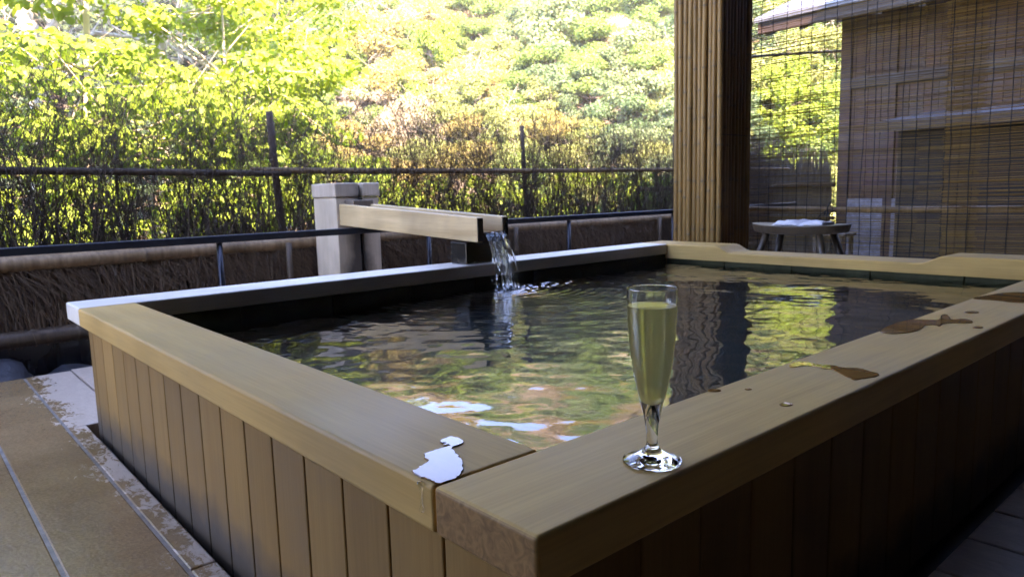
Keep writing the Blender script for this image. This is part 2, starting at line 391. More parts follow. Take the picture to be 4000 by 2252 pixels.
def tri_tubes_mesh(name, A, B, RA, RB, m, seg=3):
    """many thin tapered sticks at once; A,B (k,3)"""
    A = np.asarray(A); B = np.asarray(B); k = len(A)
    T = B - A; T /= np.linalg.norm(T, axis=1)[:, None] + 1e-9
    ref = np.where(np.abs(T[:, 2:3]) < .9, np.array([[0., 0, 1]]), np.array([[1., 0, 0]]))
    U = np.cross(T, ref); U /= np.linalg.norm(U, axis=1)[:, None] + 1e-9; W = np.cross(T, U)
    ph = rng.uniform(0, 6.28, k)
    V = np.zeros((k, 2*seg, 3))
    for j in range(seg):
        a = ph + j*2*math.pi/seg; d = np.cos(a)[:, None]*U + np.sin(a)[:, None]*W
        V[:, j] = A + d*np.asarray(RA)[:, None]; V[:, seg+j] = B + d*np.asarray(RB)[:, None]
    me = bpy.data.meshes.new(name); me.vertices.add(k*2*seg); me.vertices.foreach_set('co', V.reshape(-1))
    base = (np.arange(k)*2*seg)[:, None, None]
    q = np.array([[j, (j+1) % seg, seg+(j+1) % seg, seg+j] for j in range(seg)])[None]
    idx = (base + q).reshape(-1).astype(np.int32); nf = k*seg
    me.loops.add(nf*4); me.loops.foreach_set('vertex_index', idx)
    me.polygons.add(nf); me.polygons.foreach_set('loop_start', np.arange(0, nf*4, 4, dtype=np.int32)); me.polygons.foreach_set('loop_total', np.full(nf, 4, dtype=np.int32))
    me.update(calc_edges=True); me.materials.append(M[m]); return me

FLOOR = -.415
# ================================================================== SETTING
# ---- terrain: the terrace, a ravine behind the fence, a steep wooded slope beyond
def sstep(a, b, t):
    t = np.clip((t-a)/(b-a), 0, 1); return t*t*(3-2*t)
def terrain(x, y):
    x = np.asarray(x, float); y = np.asarray(y, float)
    v = np.maximum(y - 5.6, x - 16)
    z = -.56 - 4.4*sstep(0, 8, v)
    s = x*.643 + y*.766
    hill = -5 + .60*(s - 15)
    crest = -5 + .60*(43.5 - 15) + .05*(s-43.5)
    w = .9*np.sin(x*.31+y*.12) + .7*np.sin(y*.27 - x*.17+1.3)
    h = np.minimum(hill, crest) + w*np.clip((s-16)/10, 0, 1)
    return np.where((v > 6), np.maximum(z, h), z)
def make_ground():
    g = np.concatenate([np.linspace(-140, -30, 14), np.linspace(-28, -4, 13), np.linspace(-2, 70, 110), np.linspace(74, 160, 22)])
    X, Y = np.meshgrid(g, g, indexing='ij'); Z = terrain(X, Y)
    inside = (X > -4.5) & (X < 4.6) & (Y > -3) & (Y < 3.2)
    Z = np.where(inside, -.8, Z)
    n = len(g); V = np.stack([X, Y, Z], -1).reshape(-1, 3)
    i, j = np.meshgrid(np.arange(n-1), np.arange(n-1), indexing='ij'); a = (i*n+j).reshape(-1)
    Fc = np.stack([a, a+n, a+n+1, a+1], 1)
    me = bpy.data.meshes.new('ground'); me.from_pydata(V.tolist(), [], Fc.tolist()); me.polygons.foreach_set('use_smooth', [True]*len(me.polygons)); me.update()
    return link('ground', me, 'ground', kind='structure')
make_ground()

# ---- terrace floor of long planks, with an open gutter round the bath
floor = link('floor', MB().box((-3.9, -2.9, -.60), (4.4, 3.05, -.50)).mesh('floor'), 'gutter', kind='structure')
def plank(x0, x1, y0, y1):
    g = .0032
    me = MB().box((x0+g, y0+g*.6, -.47), (x1-g, y1-g*.6, FLOOR)).mesh('plank')
    o = link('plank', me, 'plank', floor); bevel(o, .004, 2); return o
xs_left = [-.026 - .186*k for k in range(0, 9)][::-1]        # seams left of the bath
xs_right = [1.01 + .1757*k for k in range(0, 20)]
edges = xs_left + [.147, .32, .493, .666, .839] + xs_right
r2 = random.Random(3)
for a, b_ in zip(edges[:-1], edges[1:]):
    ys = [-2.6]
    first = .985 if abs(a + .026) < 1e-6 else r2.uniform(-.9, .4)
    if abs(a+.212) < .01: first = -.4
    y = first
    while y > -2.4: y -= 1.35
    y += 1.35
    cuts = []
    while y < 3.13:
        if not (-.5 < a < .05 and y > 1.2): cuts.append(y)
        y += 1.35
    end = 3.13 + (.03 if a > .1 else r2.uniform(-.006, .006))
    pts = [-2.6] + cuts + [end]
    for y0, y1 in zip(pts[:-1], pts[1:]):
        if y1 - y0 < .12: continue
        # cut out the bath with its gutter: x .031..3.10, y -.003..2.39
        bx0, bx1, by0, by1 = .031, 3.03, -.003, 2.20
        if b_ <= bx0 or a >= bx1 or y1 <= by0 or y0 >= by1: plank(a, b_, y0, y1); continue
        if a < bx0 - .01: plank(a, bx0, max(y0, by0), min(y1, by1))
        if y0 < by0 - .05: plank(a, b_, y0, by0)
        if y1 > by1 + .05: plank(a, b_, by1, y1)
gm = MB()
for x in xs_left: gm.box((x-.0045, -2.6, -.46), (x+.0045, 3.12, FLOOR - .0015))
gr = link('joint_filler', gm.mesh('joint_filler'), 'grout', floor)

# ---- the roof over the terrace and unseen walls added to block light (behind and above the camera)
rf = empty('terrace_roof', (0, 0, 2.1)); tag(rf, 'dark timber roof sheltering the bath terrace, above the picture', 'roof', kind='structure')
def sloped_y(x0, x1, y0, z0, y1, z1, t):
    V = [(x0,y0,z0),(x1,y0,z0),(x1,y1,z1),(x0,y1,z1),(x0,y0,z0+t),(x1,y0,z0+t),(x1,y1,z1+t),(x0,y1,z1+t)]
    return MB().add(V, [(3,2,1,0),(4,5,6,7),(0,1,5,4),(1,2,6,5),(2,3,7,6),(3,0,4,7)])
ceil_z = lambda y: 1.80 + (2.3 - y)*.155
child('ceiling', sloped_y(-2.8, 4.5, -2.3, ceil_z(-2.3), 1.85, ceil_z(1.85), .08), 'ceil', rf)
for i in range(9):
    x = -2.5 + i*.82
    child('rafter', sloped_y(x, x+.06, -2.3, ceil_z(-2.3)-.09, 2.4, ceil_z(2.4)-.09, .088), 'ceil', rf)
wall = link('shade_wall_back', MB().box((-16, -2.75, -.6), (15, -2.35, 8.1)).mesh('shade_wall_back'), 'unseen_wall', kind='structure')  # unseen; height and width set to shade terrace, fence and house
link('shade_wall_end', MB().box((3.72, -2.34, -.6), (3.84, -1.08, 2.2)).mesh('shade_wall_end'), 'unseen_wall', kind='structure')  # unseen, added to close off light from the right
link('shade_wall_side', MB().box((-2.75, -2.34, -.6), (-2.6, 1.9, 1.85)).mesh('shade_wall_side'), 'unseen_wall', kind='structure')  # unseen, added to cut the light from the left

# ================================================================== BATH
WA, WB, WC, WD, LX, LY, T = .155, .182, .207, .16, 3.05, 2.15, .055
tub = empty('bathtub', (1.5, 1.07, FLOOR - .06)); tag(tub, 'large rectangular pale cypress bath filled to near the rim', 'bathtub')
def rounded_bar(lo, hi, r, m, name='rim_board'):
    o = child(name, MB().box(lo, hi), m, tub); bevel(o, r, 4); o.data.polygons.foreach_set('use_smooth', [True]*len(o.data.polygons))
    wn_ = o.modifiers.new('wn', 'WEIGHTED_NORMAL'); wn_.keep_sharp = True
    return o
ob = rounded_bar((0, 0, -T), (LX, WD, 0), .006, 'rim_x'); ob['label'] = 'near long rim board with end grain at the corner'
rounded_bar((0, WD+.0006, -T), (WA, LY-WB-.0006, -.0005), .006, 'rim_y')
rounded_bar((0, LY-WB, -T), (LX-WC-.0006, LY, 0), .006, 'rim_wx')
# far rim with the lowered seat between two smooth steps
def far_rim():
    mb = MB(); x0, x1 = LX-WC, LX
    ys = np.concatenate([[WD+.0006, .50], np.linspace(.585, .685, 9), [.9, 1.2, 1.45], np.linspace(1.575, 1.665, 9), [1.8, LY-.001]])
    def top(y):
        return -.033*sstep(.585, .685, y)*(1-sstep(1.575, 1.665, y)) - .0005
    n = len(ys); c = .006
    rows = []
    for y in ys:
        t = float(top(y)); rows += [(x0, y, -.078), (x0, y, t-c), (x0+c*.4, y, t-c*.4), (x0+c, y, t), (x1-c, y, t), (x1-c*.4, y, t-c*.4), (x1, y, t-c), (x1, y, -.056)]
    Fc = []
    for i in range(n-1):
        for j in range(8):
            j2 = (j+1) % 8; Fc.append((i*8+j, (i+1)*8+j, (i+1)*8+j2, i*8+j2))
    Fc.append(tuple(range(8))); Fc.append(tuple((n-1)*8+j for j in range(8))[::-1])
    mb.add(rows, Fc); me = mb.mesh('rim_board')
    bm = bmesh.new(); bm.from_mesh(me); bmesh.ops.recalc_face_normals(bm, faces=bm.faces); bm.to_mesh(me); bm.free()
    o = child('rim_board', me, 'rim_y', tub); o['label'] = 'far rim board with a lowered stretch in its middle'
far_rim()
# vertical boards of the two visible sides (and the other two, plain)
BX = .045
def sideboard(lo, hi):
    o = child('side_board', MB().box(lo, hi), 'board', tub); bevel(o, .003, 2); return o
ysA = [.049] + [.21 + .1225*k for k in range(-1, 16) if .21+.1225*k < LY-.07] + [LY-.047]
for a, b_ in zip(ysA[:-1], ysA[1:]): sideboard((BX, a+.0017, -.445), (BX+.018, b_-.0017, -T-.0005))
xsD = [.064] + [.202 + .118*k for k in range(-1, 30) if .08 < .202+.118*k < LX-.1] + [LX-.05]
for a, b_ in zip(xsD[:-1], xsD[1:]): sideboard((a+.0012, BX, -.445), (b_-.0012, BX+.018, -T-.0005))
child('backing', MB().box((BX+.0195, BX+.0195, -.47), (BX+.04, LY-.05, -T-.001)), 'wet_shade_dark', tub)
child('backing', MB().box((BX+.0405, BX+.0195, -.47), (LX-.06, BX+.04, -T-.001)), 'wet_shade_dark', tub)
child('side_panel', MB().box((.09, LY-.07, -.445), (LX-.06, LY-.05, -T-.001)), 'board', tub)
child('side_panel', MB().box((LX-.06, BX+.0205, -.445), (LX-.04, LY-.05, -T-.001)), 'board', tub)
# stone lining: one tile per piece
DEPTH = -.58
def tiles_wall(fix, axis, a0, a1, step, t=.02, sgn=1):
    k = max(1, round((a1-a0)/step)); e = np.linspace(a0, a1, k+1)
    for zz0, zz1 in ((DEPTH, -.30), (-.2985, -T-.0012)):
        for p, q in zip(e[:-1], e[1:]):
            d = r2.uniform(0, .0012)
            f0, f1 = sorted((fix + sgn*d, fix - sgn*t))
            lo, hi = ((f0, p+.0015, zz0), (f1, q-.0015, zz1)) if axis == 1 else ((p+.0015, f0, zz0), (q-.0015, f1, zz1))
            o = child('lining_tile', MB().box(lo, hi), 'stone', tub); bevel(o, .003, 1)
IX0, IX1, IY0, IY1 = WA-.012, LX-WC+.012, WD-.012, LY-WB+.012
tiles_wall(IX1, 1, IY0, IY1, .346, sgn=-1); tiles_wall(IX0, 1, IY0, IY1, .346, sgn=1)
tiles_wall(IY0, 0, IX0, IX1, .346, sgn=1); tiles_wall(IY1, 0, IX0, IX1, .346, sgn=-1)
ex, ey = np.linspace(IX0, IX1, 9), np.linspace(IY0, IY1, 6)
for a, b_ in zip(ex[:-1], ex[1:]):
    for c, d in zip(ey[:-1], ey[1:]):
        o = child('bottom_tile', MB().box((a+.002, c+.002, DEPTH-.03), (b_-.002, d-.002, DEPTH-r2.uniform(0, .0015))), 'stone', tub)
child('tub_base', MB().box((IX0-.03, IY0-.03, DEPTH-.06), (IX1+.03, IY1+.03, DEPTH-.031)), 'gutter', tub)

# ---- water with real ripples spreading from the inflow
WZ = -.098
def make_water():
    nx, ny = 420, 280
    xs = np.linspace(IX0, IX1, nx); ys = np.linspace(IY0, IY1, ny); X, Y = np.meshgrid(xs, ys, indexing='ij')
    cx, cy0 = 1.55, 1.84
    R = np.hypot(X-cx, Y-cy0)
    Z = .0022*np.exp(-R/.30)*np.sin(2*math.pi*R/.042 + .8*np.sin(3*np.arctan2(Y-cy0, X-cx)))
    Z += .00035*np.exp(-R/.8)*np.sin(2*math.pi*R/.085+1.0)
    g = np.random.default_rng(4)
    for lam, amp, k in ((.55, .0009, 5), (.30, .00055, 7), (.17, .00036, 9), (.09, .00020, 10), (.05, .00007, 10)):
        for _ in range(k):
            th = g.uniform(0, 6.28); ph = g.uniform(0, 6.28); l = lam*g.uniform(.8, 1.25)
            wx = .05*np.sin(2.1*X+3.3*Y+ph)
            Z += amp/math.sqrt(k)*1.3*np.sin(2*math.pi*((X+wx)*math.cos(th)+(Y-wx)*math.sin(th))/l + ph)
    spl = np.exp(-((X-1.70)/.24)**2 - ((Y-1.80)/.11)**2) + .8*np.exp(-(R/.07)**2)
    for _ in range(26):
        th = g.uniform(0, 6.28); ph = g.uniform(0, 6.28); l = g.uniform(.022, .06)
        Z += spl*l*.0085*np.sin(2*math.pi*(X*math.cos(th)+Y*math.sin(th))/l + ph + 2*np.sin(9*X+ph) + 2*np.sin(11*Y-ph))
    V = np.stack([X, Y, WZ + Z], -1).reshape(-1, 3)
    i, j = np.meshgrid(np.arange(nx-1), np.arange(ny-1), indexing='ij'); a = (i*ny+j).reshape(-1)
    me = bpy.data.meshes.new('water'); me.from_pydata(V.tolist(), [], np.stack([a, a+ny, a+ny+1, a+1], 1).tolist())
    me.polygons.foreach_set('use_smooth', [True]*len(me.polygons)); me.update()
    return link('water', me, 'water', kind='structure')
make_water()

# ================================================================== SPOUT
post = empty('spout_post', (1.57, 3.2, FLOOR-.1)); tag(post, 'pale square timber post with a cap, carrying the water trough', 'post')
px0, px1, py0, py1 = 1.435, 1.70, 3.085, 3.35
mid = 1.585
o = child('shaft', MB().box((px0, py0, -.56), (mid-.012, py1, .30)), 'post', post); bevel(o, .006)
o = child('shaft', MB().box((mid+.012, py0+.002, -.56), (px1, py1, .30)), 'post', post); bevel(o, .006)
child('groove', MB().box((mid-.0115, py0+.03, -.56), (mid+.0115, py1-.01, .365)), 'wet_shade_dark', post)
o = child('cap', MB().box((px0-.006, py0-.006, .302), (mid-.012, py1+.006, .378)), 'post', post); bevel(o, .006)
o = child('cap', MB().box((mid+.012, py0-.004, .302), (px1+.006, py1+.006, .378)), 'post', post); bevel(o, .006)
o = child('outlet_box', MB().box((1.485, py0-.10, .205), (1.605, py0-.001, .285)), 'weather', post); bevel(o, .004)

trough = empty('water_trough', (1.535, 2.0, .1)); tag(trough, 'pale wooden open trough sloping from the post to the bath, water pouring off', 'trough')
YA, YB = 1.895, 3.083
def sloped(x0, x1, za0, za1, zb0, zb1, ya=YA, yb=YB):
    V = [(x0,ya,za0),(x1,ya,za0),(x1,yb,zb0),(x0,yb,zb0),(x0,ya,za1),(x1,ya,za1),(x1,yb,zb1),(x0,yb,zb1)]
    return MB().add(V, [(3,2,1,0),(4,5,6,7),(0,1,5,4),(1,2,6,5),(2,3,7,6),(3,0,4,7)])
for x0, x1 in ((1.450, 1.482), (1.588, 1.620)):
    o = child('trough_side', sloped(x0, x1, .100, .204, .152, .266), 'trough', trough); bevel(o, .005, 3)
child('end_face', MB().box((1.452, YA-.0025, .104), (1.480, YA+.003, .200)), 'wet_shade_dark', trough)
child('end_face', MB().box((1.590, YA-.0025, .104), (1.618, YA+.003, .200)), 'wet_shade_dark', trough)
child('trough_bottom', sloped(1.4825, 1.5875, .102, .128, .154, .182), 'weather', trough)
tw = link('trough_water', sloped(1.483, 1.587, .1285, .141, .1825, .196, YA-.004).mesh('trough_water'), 'film')
tag(tw, 'thin sheet of amber water running in the trough', 'water')
blk = link('support_block', MB().box((1.462, 1.99, .0006), (1.608, 2.105, .0985)).mesh('support_block'), 'wet_shade_dark'); bevel(blk, .006, 3)
tag(blk, 'black wet wooden block under the trough on the bath rim', 'block')

def make_stream():
    mb = MB(); g = np.random.default_rng(11)
    ztop = .138
    for i in range(26):
        u = i/25.; x = 1.486 + .098*u
        outer = g.uniform(.25, 1.0)
        vx = g.uniform(-.05, .05) + (.10*(1-u)); v0 = .22 + .22*outer
        H = ztop - WZ
        end = 1.0 if u > .35 else g.uniform(.55, 1.0)
        tmax = math.sqrt(2*H/9.81)*math.sqrt(end)
        ts = np.linspace(0, tmax, 15)
        w = g.uniform(.6, 1.4)
        P = np.stack([x + vx*ts + .0035*np.sin(40*ts*w+i), YA - v0*ts + .003*np.sin(33*ts+i*2), ztop - .5*9.81*ts**2 - g.uniform(0, .004)], 1)
        R = .0042*np.linspace(1.2, .55, 15)*g.uniform(.7, 1.35)*(1+.35*np.sin(ts*90*w+i*1.7))
        mb.tube(P, np.maximum(R, .0012), 7)
    V = []; ts = np.linspace(0, math.sqrt(2*(ztop-WZ)/9.81), 22)
    us = np.linspace(.34, 1, 13)
    for t in ts:
        narrowing = 1 - .55*(t/ts[-1])
        for u in us:
            uc = .72 + (u-.72)*narrowing
            x = 1.486 + .098*uc + .004*math.sin(70*t+u*9); y = YA - .33*t - .006*math.sin(u*14+t*35)
            V.append((x, y, ztop - .5*9.81*t*t))
    n = len(us); Fc = [(i*n+j, i*n+j+1, (i+1)*n+j+1, (i+1)*n+j) for i in range(len(ts)-1) for j in range(n-1)]
    mb.add(V, Fc)
    for k in range(60):
        a = g.uniform(0, 6.28); r = g.exponential(.05); s = g.uniform(.0012, .0032)
        c = np.array([1.55 + r*math.cos(a), 1.83 + r*math.sin(a), WZ + .008 + g.exponential(.022)])
        mb.tube([c - (0, 0, s), c, c + (0, 0, s)], [s*.4, s, s*.4], 6)
    o = link('water_stream', mb.mesh('water_stream', True), 'stream'); tag(o, 'clear stream of water falling from the trough into the bath', 'water')
make_stream()

# ================================================================== GLASS
gx, gy = 0.2166, 0.0412
def make_flute():
    out = [(.0325, .0006), (.0330, .0020), (.0322, .0034), (.026, .0052), (.018, .0085), (.0115, .0125), (.0078, .0165), (.0063, .021), (.0062, .026), (.0068, .036), (.0080, .046), (.0100, .056),
           (.0125, .066), (.0149, .076), (.0173, .086), (.0196, .097), (.0219, .110), (.0236, .123), (.0250, .138), (.0262, .155), (.0270, .172), (.0274, .185), (.0274, .1955), (.02735, .1966), (.0271, .1970)]
    inn = [(.0269, .1970), (.0267, .1966), (.0267, .1955), (.0266, .185), (.0262, .172), (.0254, .155), (.0242, .138), (.0228, .123), (.0211, .110), (.0187, .097), (.0160, .086), (.0125, .0765), (.0085, .0705), (.004, .0680), (.0001, .0672)]
    prof = [(.0001, .0030), (.012, .0026), (.024, .0012), (.030, .0006)] + out + inn
    root = empty('champagne_flute', (gx, gy, .0004)); tag(root, 'slender stemmed glass of pale yellow sparkling wine on the near rim', 'glass')
    mb = MB().lathe(prof, 64)
    me = mb.mesh('flute_glass', True); link('flute_glass', me, 'glass', root)
    lp = [(.0001, .0668)] + [(r+.00025, z) for r, z in inn[::-1][1:] if z < .171] + [(.02635, .1750), (.0264, .1768), (.0264, .1776), (.0258, .1772), (.0250, .1769), (.0235, .1768), (.0001, .1768)]
    wine = link('sparkling_wine', MB().lathe(lp, 64).mesh('sparkling_wine', True), 'wine', loc=(gx, gy, .0004))
    tag(wine, 'pale yellow sparkling wine filling the slender glass', 'wine')
make_flute()

# ================================================================== PUDDLES on the rim
def smooth_poly(P, it=2):
    P = np.asarray(P, float)
    for _ in range(it):
        Q = np.roll(P, -1, 0); P = np.stack([.75*P+.25*Q, .25*P+.75*Q], 1).reshape(-1, 2)
    return P
def puddle(pts, ox, oy, sc, label, z=.0, it=2, wob=.0012):
    W = [at_z((ox+x*sc)/(4000/2575.), (oy+y*sc)/(4000/2575.), z+.001)[:2] for x, y in pts]
    P = smooth_poly(W, it); g = np.random.default_rng(len(pts))
    P += g.normal(0, wob*.35, P.shape)
    c = P.mean(0); n = len(P)
    bm = bmesh.new()
    lo = [bm.verts.new((*p, z + .0003)) for p in P]; hi = [bm.verts.new((*(p + (c-p)/np.linalg.norm(c-p)*.0012), z + .0014)) for p in P]
    for i in range(n): bm.faces.new((lo[i], lo[(i+1) % n], hi[(i+1) % n], hi[i]))
    f = bm.faces.new(hi); bm.normal_update()
    if f.normal.z < 0: bmesh.ops.reverse_faces(bm, faces=bm.faces)
    bmesh.ops.triangulate(bm, faces=[f])
    me = bpy.data.meshes.new('puddle'); bm.to_mesh(me); bm.free()
    o = link('puddle', me, 'film'); tag(o, label, 'puddle', 'puddles on the bath rim'); return o
puddle([(1315,172),(1420,208),(1350,235),(1300,252),(1340,270),(1352,305),(1385,330),(1392,385),(1370,430),(1335,462),(1215,500),(1190,478),(1150,460),(1090,440),(1035,412),(1085,395),(1110,372),(1165,345),(1135,318),(1120,296),(1165,275),(1215,262),(1255,250),(1308,240),(1300,228),(1265,232),(1275,215),(1232,212),(1240,198),(1290,178)],
       1000, 1600, .5823, 'water puddle mirroring blue sky beside the near corner joint', it=2, wob=.0024)
_k = 4000/2575.
dr = MB(); pts_ = [at_x(x/_k, y/_k, -.0015) for x, y in ((1640, 1880), (1643, 1905), (1645, 1940), (1647, 1970), (1649, 1990), (1650, 1998))]
dr.tube(pts_, [.0035, .0016, .0013, .0014, .0032, .0012], 8)
dr = link('water_drip', dr.mesh('water_drip', True), 'stream'); tag(dr, 'drip of water running down the outside below the blue puddle', 'water drip')
S7 = .8292
puddle([(690,455),(740,432),(800,440),(850,452),(905,450),(960,465),(1040,465),(1085,482),(1135,492),(1110,508),(1050,515),(1010,522),(980,510),(945,490),(905,470),(860,468),(800,455),(760,452),(720,464)], 2500, 1050, S7, 'ragged brown puddle on the near rim closest to the glass')
puddle([(1122,292),(1160,272),(1220,248),(1290,235),(1370,240),(1415,238),(1418,218),(1440,210),(1460,225),(1465,240),(1530,232),(1575,245),(1560,255),(1480,252),(1430,255),(1410,272),(1395,262),(1340,262),(1330,280),(1290,295),(1210,305),(1150,303)], 2500, 1050, S7, 'long brown splash shaped like a fish on the near rim')
puddle([(1550,140),(1620,125),(1720,110),(1840,108),(1900,125),(1860,160),(1740,157),(1700,150),(1640,145)], 2500, 1050, S7, 'brown puddle on the near rim at the right edge of the picture')
def ell(cx, cy, rx, ry): return [(cx+rx*math.cos(a), cy+ry*math.sin(a)) for a in np.linspace(0, 6.28, 9)[:-1]]
for (cx, cy, rx, ry), lab in (((688,636,34,9), 'largest single water drop on the near rim right of the glass'), ((510,564,18,4), 'tiny water drop on the near rim beside a brown drop at the water side'),
                              ((350,570,34,7), 'small brown water drop at the inner edge of the near rim'), ((1562,203,38,5), 'thin drop of water behind the fish shaped splash'),
                              ((1592,274,28,5), 'small drop of water at the outer edge right of the fish shaped splash')):
    puddle(ell(cx, cy, rx, ry), 2500, 1050, S7, lab, it=1, wob=.0004)

# ================================================================== RAILING AND FENCES behind the bath
rail = empty('metal_railing', (2.0, 2.95, FLOOR)); tag(rail, 'thin dark metal railing running behind the bath', 'railing')
o = child('handrail', MB().box((-1.6, 2.935, .108), (6.2, 2.972, .142)), 'steel', rail); bevel(o, .006, 3)
for x in (-.42, .761, 1.935, 3.084, 4.25): child('post', MB().tube([(x, 2.955, -.42), (x, 2.955, .11)], .0135, 10), 'steel', rail, True)

def bamboo_mesh(L, r, seed, seg=12, spacing=.33, bend=.004, axis=2):
    g = np.random.default_rng(seed); z = 0.; P = []; R = []; A = []
    nodes = [g.uniform(.05, spacing)]
    while nodes[-1] < L: nodes.append(nodes[-1] + spacing*g.uniform(.75, 1.2))
    zs = [0.]; rs = [r]; as_ = [0.]
    for nd in nodes:
        if nd > L - .01: break
        for dz, k, a in ((-.03, .985, 0), (-.008, .98, .15), (-.003, 1.04, .5), (0, 1.075, .9), (.003, 1.04, .6), (.01, .97, .2), (.04, 1.0, 0)):
            if 0 < nd+dz < L: zs.append(nd+dz); rs.append(r*k); as_.append(a)
    zs.append(L); rs.append(r); as_.append(0.)
    o = np.argsort(zs); zs = np.array(zs)[o]; rs = np.array(rs)[o]; as_ = np.array(as_)[o]
    rs = rs*(1 - .12*zs/L)
    ph = g.uniform(0, 6.28, 2)
    bx = bend*np.sin(zs/L*5+ph[0]); by = bend*np.sin(zs/L*4+ph[1])
    P = np.stack([bx, by, zs], 1)
    if axis == 0: P = P[:, [2, 0, 1]]
    if axis == 1: P = P[:, [0, 2, 1]]
    return MB().tube(P, rs, seg, a=as_)

brush = empty('brush_fence', (2., 3.4, -.56)); tag(brush, 'low brushwood fence between bamboo poles behind the metal railing', 'fence')
def bam_child(par, L, r, seed, loc, axis, m, name='bamboo_pole', spacing=.4, bend=.006):
    me = bamboo_mesh(L, r, seed, 14, spacing, bend, axis).mesh(name, True, True); me.transform(Matrix.Translation(Vector(loc) - par.location))
    return link(name, me, m, par)
bam_child(brush, 3.6, .038, 1, (-1.5, 3.40, .052), 0, 'bam_old', spacing=.55)
bam_child(brush, 4.6, .036, 2, (2.05, 3.405, .055), 0, 'bam_old', spacing=.5)
bam_child(brush, 8.0, .040, 3, (-1.5, 3.40, -.285), 0, 'bam_dark', spacing=.55)
for x, sd_ in ((-.55, 5), (1.271, 6), (2.95, 7), (4.6, 8)):
    bam_child(brush, .62, .018, sd_, (x, 3.345, -.56), 2, 'bam_dark', 'bamboo_stake', .25, .001)
def brush_mesh():
    g = np.random.default_rng(5); n = 3800
    x = g.uniform(-1.4, 6.4, n); y = 3.42 + g.uniform(-.028, .04, n); lean = g.normal(0, .03, n)
    A = np.stack([x, y, g.uniform(-.34, -.27, n)], 1); B = np.stack([x+lean, y+g.normal(0, .008, n), g.uniform(.0, .06, n)], 1)
    R = g.uniform(.0025, .0062, n)
    n2 = 5200                               # loose twigs hanging slantwise over the stalks
    x2 = g.uniform(-1.4, 6.4, n2); z2 = g.uniform(-.02, .05, n2); L = g.uniform(.12, .36, n2); th = g.normal(.55, .35, n2)
    y2 = 3.385 + g.uniform(-.012, .02, n2)
    A2 = np.stack([x2, y2, z2], 1); B2 = np.stack([x2 + L*np.sin(th), y2 + g.normal(-.004, .012, n2), z2 - L*np.cos(th)], 1)
    return tri_tubes_mesh('brushwood', np.concatenate([A, A2]), np.concatenate([B, B2]), np.concatenate([R, np.full(n2, .0016)]), np.concatenate([R*.85, np.full(n2, .0008)]), 'brush', 4)
bw = brush_mesh(); bw.transform(Matrix.Translation(-brush.location)); link('brushwood', bw, None, brush, kind='stuff')
child('shade_backing', MB().box((-1.4, 3.47, -.62), (6.4, 3.482, .04)), 'wet_shade_dark', brush)  # black sheet carried down to stand in for shade under the fence

twigf = empty('twig_fence', (2., 3.6, -.56)); tag(twigf, 'tall see-through twig fence with a bamboo rail, dark against sunlit trees', 'fence')
TF = 3.60
def twig_mesh():
    g = np.random.default_rng(21); As, Bs, Ra, Rb = [], [], [], []
    tips = []
    def seg(a, b, r0, r1): As.append(a); Bs.append(b); Ra.append(r0); Rb.append(r1)
    x = -1.5; stems = []
    while x < 6.8:
        k = 1 + int(g.poisson(1.3))
        for _ in range(k): stems.append(x + g.normal(0, .018))
        x += g.uniform(.004, .0145)
    for x in stems:
        left = x < 1.35
        top = g.uniform(.38, .98) if left else g.uniform(.38, .84)
        z = g.uniform(-.3, -.1); r = g.uniform(.0030, .0064) if left else g.uniform(.0027, .0056)
        p = np.array([x, TF + g.normal(0, .035), z]); d = np.array([g.normal(0, .17), g.normal(0, .03), 1.]); H = top - z; zi = z
        while p[2] < top:
            st_ = g.uniform(.05, .09); d = d + np.array([g.normal(0, .10), g.normal(0, .04), 0]); d[0] *= .95; d[2] = 1.
            q = p + d/np.linalg.norm(d)*st_; fr = max(.15, 1 - (q[2]-zi)/H*.95); r1 = max(.0013, r*fr)
            seg(p, q, max(.0014, r*max(.15, 1-(p[2]-zi)/H*.95)), r1)
            if g.random() < (.85 if q[2] > .0 else .55):
                bd = np.array([g.choice([-1, 1])*g.uniform(.25, .9), g.normal(0, .3), 1.]); bd /= np.linalg.norm(bd)
                bp = q; bl = g.uniform(.06, .24); nb = 3
                for s_ in range(nb):
                    bq = bp + bd*bl/nb; bd = bd + np.array([g.normal(0, .22), g.normal(0, .1), .15]); bd /= np.linalg.norm(bd)
                    seg(bp, bq, r1*.55*(1-s_*.25), max(.001, r1*.55*(.8-s_*.25)))
                    if g.random() < .38:
                        e = bq + np.array([g.normal(0, .7), g.normal(0, .3), .8])*g.uniform(.03, .09)
                        seg(bq, e, max(.001, r1*.35), .0008); tips.append(e)
                    bp = bq
                tips.append(bp)
            p = q
        tips.append(p)
    return tri_tubes_mesh('twigs', As, Bs, Ra, Rb, 'twig', 3), np.array(tips)
tw_me, TIPS = twig_mesh()
tw_me.transform(Matrix.Translation(-twigf.location)); link('twigs', tw_me, None, twigf, kind='stuff')
bam_child(twigf, 3.0, .020, 31, (-1.6, 3.555, .452), 0, 'bam_dark', 'bamboo_rail', .5, .010)
bam_child(twigf, 6.0, .019, 32, (1.18, 3.55, .470), 0, 'bam_old', 'bamboo_rail', .34, .010)
for x, sd_, r in ((1.345, 41, .0235), (3.30, 42, .0185), (-.75, 43, .02), (5.2, 44, .019)):
    me = MB().tube([(x+.03, 3.63, -.56), (x+.02, 3.63, .1), (x, 3.63, .45), (x-.012, 3.63, .80)], [r*1.05, r, r*.95, r*.85], 10).mesh('fence_stake', True)
    me.transform(Matrix.Translation(-twigf.location)); link('fence_stake', me, 'twig', twigf)

